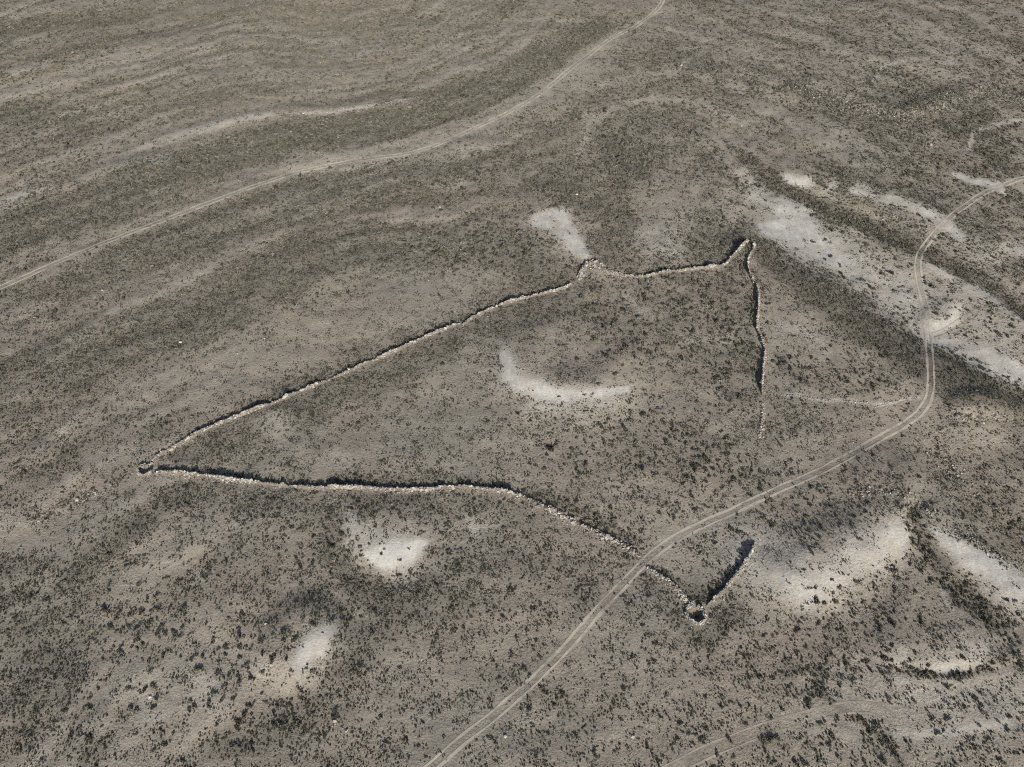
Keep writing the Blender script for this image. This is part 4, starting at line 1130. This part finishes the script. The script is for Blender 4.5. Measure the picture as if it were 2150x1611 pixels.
NOTABLE = [(321, 1282, 8), (299, 1287, 7), (631, 1191, 7), (656, 1182, 7), (658, 1127, 6), (633, 1228, 7), (504, 1154, 7), (269, 1318, 7), (331, 1330, 7), (346, 1332, 7), (369, 1335, 7),
           (252, 1369, 7), (368, 1297, 6), (510, 1288, 7), (598, 1329, 9), (618, 1345, 8), (504, 1359, 8), (473, 1359, 8), (447, 1347, 8), (529, 1423, 8), (551, 1412, 7), (519, 1396, 7),
           (500, 1421, 6), (457, 1416, 7), (416, 1406, 9), (472, 1443, 7), (322, 1443, 8), (304, 1448, 8), (270, 1446, 7), (275, 1490, 8), (322, 1488, 7), (490, 1466, 7), (467, 1470, 6),
           (438, 1485, 6), (408, 1483, 6), (400, 1474, 6), (573, 1385, 11), (507, 1523, 7), (658, 1312, 7), (601, 1384, 6), (316, 1412, 8),
           (1156, 946, 10), (1169, 934, 8), (1218, 994, 9), (1238, 996, 6), (1231, 977, 7), (1032, 924, 6), (1273, 750, 8), (1292, 787, 7), (1250, 716, 7), (1288, 684, 8), (1268, 689, 8),
           (1335, 686, 7), (1342, 669, 7), (1327, 699, 6), (1354, 703, 6), (1255, 808, 5), (1174, 833, 4), (1245, 828, 4),
           (1867, 1468, 7), (1920, 1473, 7), (1986, 1443, 8), (2045, 1466, 9), (1989, 1510, 8), (2026, 1485, 7), (2063, 1496, 8), (2120, 1507, 7), (1957, 1508, 6), (2055, 1523, 6),
           (1969, 1540, 7), (1882, 1587, 10), (1856, 1601, 9), (1618, 1554, 11), (1601, 1560, 8), (1532, 1555, 7), (1506, 1584, 7), (1623, 1426, 7), (1695, 1473, 6), (1816, 1601, 7),
           (1690, 1601, 8), (1673, 1607, 8), (1937, 1310, 8), (1922, 1371, 7), (1914, 1404, 7), (1806, 1134, 7), (1719, 1129, 6), (1705, 1161, 6), (1719, 1310, 7), (1747, 1218, 5),
           (2139, 1292, 6), (2132, 1263, 6), (2113, 1261, 6), (1074, 1379, 7), (1247, 1580, 9), (1377, 1352, 8), (1126, 1345, 6), (974, 1320, 6), (1255, 1100, 9), (1262, 1104, 8),
           (1320, 1112, 6), (1283, 1068, 7), (1385, 1078, 6), (1350, 1094, 6), (1460, 1070, 7), (1415, 1088, 7), (1468, 1150, 6), (1500, 1140, 7), (1450, 1155, 5), (1350, 1156, 6)]
NT = np.array([at(px, py)[:2] + (r / float(scale_at(py)),) for px, py, r in NOTABLE])
# clear the scattered plants from under the surveyed ones
for nx_, ny_, nr_ in NT:
    m = np.hypot(sx - nx_, sy - ny_) > nr_ + .2
    sx, sy, ssz = sx[m], sy[m], ssz[m]
ax_, ay_ = np.concatenate([NT[:, 0], sx]), np.concatenate([NT[:, 1], sy])
as_ = np.concatenate([NT[:, 2] * 1.02, ssz])
az_ = ground_z(ax_, ay_)
pu, pv = to_px(ax_, ay_, az_)
vis = (pu > 12) & (pu < 2138) & (pv > 12) & (pv < 1599)
show = np.where(vis, as_ * scale_at(pv), 0)
show[:len(NT)] += 100
order = np.argsort(-show)
single, mass = order[:300], order[300:]

LANDMARKS = [(320, 1300, "in the lower left open scrub"), (300, 1450, "around the white rocks at lower left"), (460, 1360, "left of the pale oval patch at lower left"),
             (500, 1430, "on the pale soil below the lower left scrub"), (600, 1340, "beside the pale oval patch at lower left"), (640, 1180, "left of the white bowl below the long wall"),
             (830, 1110, "just above the white bowl below the long wall"), (480, 1560, "near the bottom edge at far left"), (750, 1400, "in the dense scrub at lower left of centre"),
             (760, 1560, "near the bottom edge left of the track"), (950, 1330, "between the white bowl and the track"), (1000, 1180, "below the gap in the lower wall"),
             (1180, 1200, "between the collapsed wall and the track"), (1100, 1560, "right of the track at the bottom edge"), (1260, 1580, "at the bottom edge below the stone pit"),
             (1380, 1360, "below the stone pit"), (1300, 1450, "on the plain between the track and bottom edge"), (1470, 1240, "inside the angle of the pit walls"), (1480, 1140, "between the track and the pit walls"),
             (1290, 1080, "between the collapsed wall and the upper track bend"), (1160, 945, "in the middle of the kite below the crescent"), (1230, 990, "above the collapsed wall in the kite"),
             (1400, 930, "right of centre below the descending wall"), (1550, 990, "above the straight part of the track"), (1200, 760, "on the knoll above the white crescent"), (1300, 690, "above the knoll near the rubble mound"),
             (1450, 650, "inside the upper right corner of the walls"), (1500, 780, "left of the descending wall"), (1720, 780, "between the descending wall and the track bend"), (1760, 1080, "below the track on the right slope"),
             (1720, 1150, "on the pale hill at lower right"), (1780, 1280, "on the brown slope below the pale hill"), (1950, 1180, "in the dark gully beside the pale hill"), (2100, 1270, "near the right edge below the white slope"),
             (1930, 1340, "on the slope above the lower right gully line"), (1990, 1460, "scattered on the pale flat at bottom right"), (1880, 1590, "at the bottom edge near the right corner"), (1600, 1550, "beside the thin curving wheel tracks"),
             (1680, 1450, "in the gully above the curving wheel tracks"), (1560, 1380, "on the plain right of the stone pit"), (1800, 580, "scattered in the pale valley at right"), (2050, 1000, "on the right slope near the edge"),
             (900, 540, "in the dense scrub above the long wall"), (300, 650, "in the dense scrub on the left"), (100, 1200, "in the dense scrub at the left edge"), (120, 1450, "near the lower left corner")]
LMK = np.array([(a, b) for a, b, c in LANDMARKS], dtype=float)
ORD = ["", "second", "third", "fourth", "fifth", "sixth", "seventh", "eighth", "ninth", "tenth", "eleventh", "twelfth", "thirteenth", "fourteenth", "fifteenth", "sixteenth",
       "seventeenth", "eighteenth", "nineteenth", "twentieth"]
by_mark = {}
for q in single:
    by_mark.setdefault(int(np.argmin(np.hypot(LMK[:, 0] - pu[q], (LMK[:, 1] - pv[q]) * 1.2))), []).append(q)
for lm, members in by_mark.items():
    phrase = LANDMARKS[lm][2]
    members.sort(key=lambda q: pu[q])
    n = len(members)
    for k, q in enumerate(members):
        if n == 1:
            label = f"largest dark desert shrub {phrase}"
        elif k == 0:
            label = f"leftmost of the large shrubs {phrase}"
        elif k == n - 1:
            label = f"rightmost of the large shrubs {phrase}"
        elif k <= (n - 1) // 2:
            label = f"{ORD[min(k, 19)]} from left of large shrubs {phrase}"
        else:
            label = f"{ORD[min(n - 1 - k, 19)]} from right of large shrubs {phrase}"
        sr = float(as_[q])
        o = bpy.data.objects.new("shrub", SHRUB_ME[int(q) % 6])
        COL.objects.link(o)
        o.location = (ax_[q], ay_[q], az_[q] - .02)
        o.rotation_euler = (0, 0, random.uniform(0, 6.28))
        f = random.uniform(.85, 1.15)
        o.scale = (sr * f, sr / f, sr * random.uniform(.75, 1.1))
        tag(o, label, "shrub", f"large dark shrubs {phrase}")

def instancer(name, protos, X, Y, Z, S, label, cat):
    """one object of uncountable plants or pebbles: points carrying size and turn, real meshes set on them"""
    pc = bpy.data.collections.new(name + "_kinds")
    for k, me in enumerate(protos):
        p = bpy.data.objects.new(f"{name}_kind", me)
        pc.objects.link(p)
    n = len(X)
    me = bpy.data.meshes.new(name)
    me.vertices.add(n)
    me.vertices.foreach_set("co", np.stack([X, Y, Z], 1).astype(np.float32).ravel())
    f = RNG.uniform(.82, 1.2, n)
    sc = np.stack([S * f, S / f, S * RNG.uniform(.7, 1.15, n)], 1).astype(np.float32)
    a = me.attributes.new("size", 'FLOAT_VECTOR', 'POINT')
    a.data.foreach_set("vector", sc.ravel())
    rt = np.zeros((n, 3), np.float32)
    rt[:, 2] = RNG.uniform(0, 6.28, n)
    a = me.attributes.new("turn", 'FLOAT_VECTOR', 'POINT')
    a.data.foreach_set("vector", rt.ravel())
    a = me.attributes.new("kind_index", 'INT', 'POINT')
    a.data.foreach_set("value", RNG.integers(0, len(protos), n).astype(np.int32))
    me.update()
    o = bpy.data.objects.new(name, me)
    COL.objects.link(o)
    ng = bpy.data.node_groups.new(name + "_spread", 'GeometryNodeTree')
    ng.interface.new_socket("Geometry", in_out='INPUT', socket_type='NodeSocketGeometry')
    ng.interface.new_socket("Geometry", in_out='OUTPUT', socket_type='NodeSocketGeometry')
    gi = ng.nodes.new("NodeGroupInput")
    go = ng.nodes.new("NodeGroupOutput")
    iop = ng.nodes.new("GeometryNodeInstanceOnPoints")
    ci = ng.nodes.new("GeometryNodeCollectionInfo")
    ci.inputs["Collection"].default_value = pc
    ci.inputs["Separate Children"].default_value = True
    ci.inputs["Reset Children"].default_value = True
    def named(nm, tp):
        q = ng.nodes.new("GeometryNodeInputNamedAttribute")
        q.data_type = tp
        q.inputs["Name"].default_value = nm
        return q.outputs[0]
    ng.links.new(gi.outputs[0], iop.inputs["Points"])
    ng.links.new(ci.outputs[0], iop.inputs["Instance"])
    iop.inputs["Pick Instance"].default_value = True
    ng.links.new(named("kind_index", 'INT'), iop.inputs["Instance Index"])
    e2r = ng.nodes.new("FunctionNodeEulerToRotation")
    ng.links.new(named("turn", 'FLOAT_VECTOR'), e2r.inputs[0])
    ng.links.new(e2r.outputs[0], iop.inputs["Rotation"])
    ng.links.new(named("size", 'FLOAT_VECTOR'), iop.inputs["Scale"])
    ng.links.new(iop.outputs[0], go.inputs[0])
    md = o.modifiers.new("spread", 'NODES')
    md.node_group = ng
    tag(o, label, cat, kind="stuff")
    return o

instancer("shrub_cover", SHRUB_ME, ax_[mass], ay_[mass], az_[mass] - .02, as_[mass], "countless small dark shrubs dotting the whole plain", "shrubs")

# fine tufts of wormwood and grass between the shrubs
def p_tuft(x, y):
    c = grid_sample(cover, x, y)
    ch = grid_sample(chalk, x, y)
    return np.clip((.34 + .50 * c) * (.35 + .65 * sstep(-.3, .4, fbm(x / 7.0, y / 7.0, 950, 3))), 0, 1) * (1 - .93 * sstep(.4, .9, ch))
tx, ty = scatter(int(660 * 482 * 1.3), p_tuft)
dt = near_track.dist(tx, ty)
keep = ((dt > 1.9) | (dt < .25)) & (near_wall.dist(tx, ty) > 1.1)
tx, ty = tx[keep], ty[keep]
instancer("tuft_cover", TUFT_ME, tx, ty, ground_z(tx, ty) - .01, RNG.uniform(.8, 1.25, len(tx)), "fine low tufts of dry wormwood between the shrubs", "tufts")

# loose pebbles and small stones
PEB_ME = [stone_mesh(i, 'pebble') for i in (1, 2, 3, 5)]
def p_peb(x, y):
    return np.clip(.10 + .5 * sstep(.1, .6, fbm(x / 16.0, y / 16.0, 980, 3)), 0, 1) * .35
px_, py_ = scatter(int(660 * 482 * .5), p_peb)
# more of them at the foot of the walls
extra = []
for k, L in LINES.items():
    T, N = frame_of(L)
    c = int(len(L) * 1.6)
    i = RNG.integers(0, len(L), c)
    extra.append(L[i] + N[i] * (RNG.exponential(1.1, c) + .6)[:, None])
for X, Y, q in ROCK_AT:      # chips broken off each boulder
    extra.append(np.array([X, Y]) + RNG.normal(0, .9 * q + .3, (9, 2)))
ga, gb = np.array(at(1330, 1160)[:2]), np.array(at(1372, 1203)[:2])      # stones pushed aside where the track breaks the wall
tt = RNG.random(70)[:, None]
extra.append(ga + (gb - ga) * tt + RNG.normal(0, .7, (70, 2)))
E = np.vstack(extra)
px_, py_ = np.concatenate([px_, E[:, 0]]), np.concatenate([py_, E[:, 1]])
instancer("pebble_cover", PEB_ME, px_, py_, ground_z(px_, py_) + .02, np.clip(RNG.lognormal(math.log(.16), .4, len(px_)), .07, .5), "loose pale pebbles and small stones strewn over the soil", "pebbles")
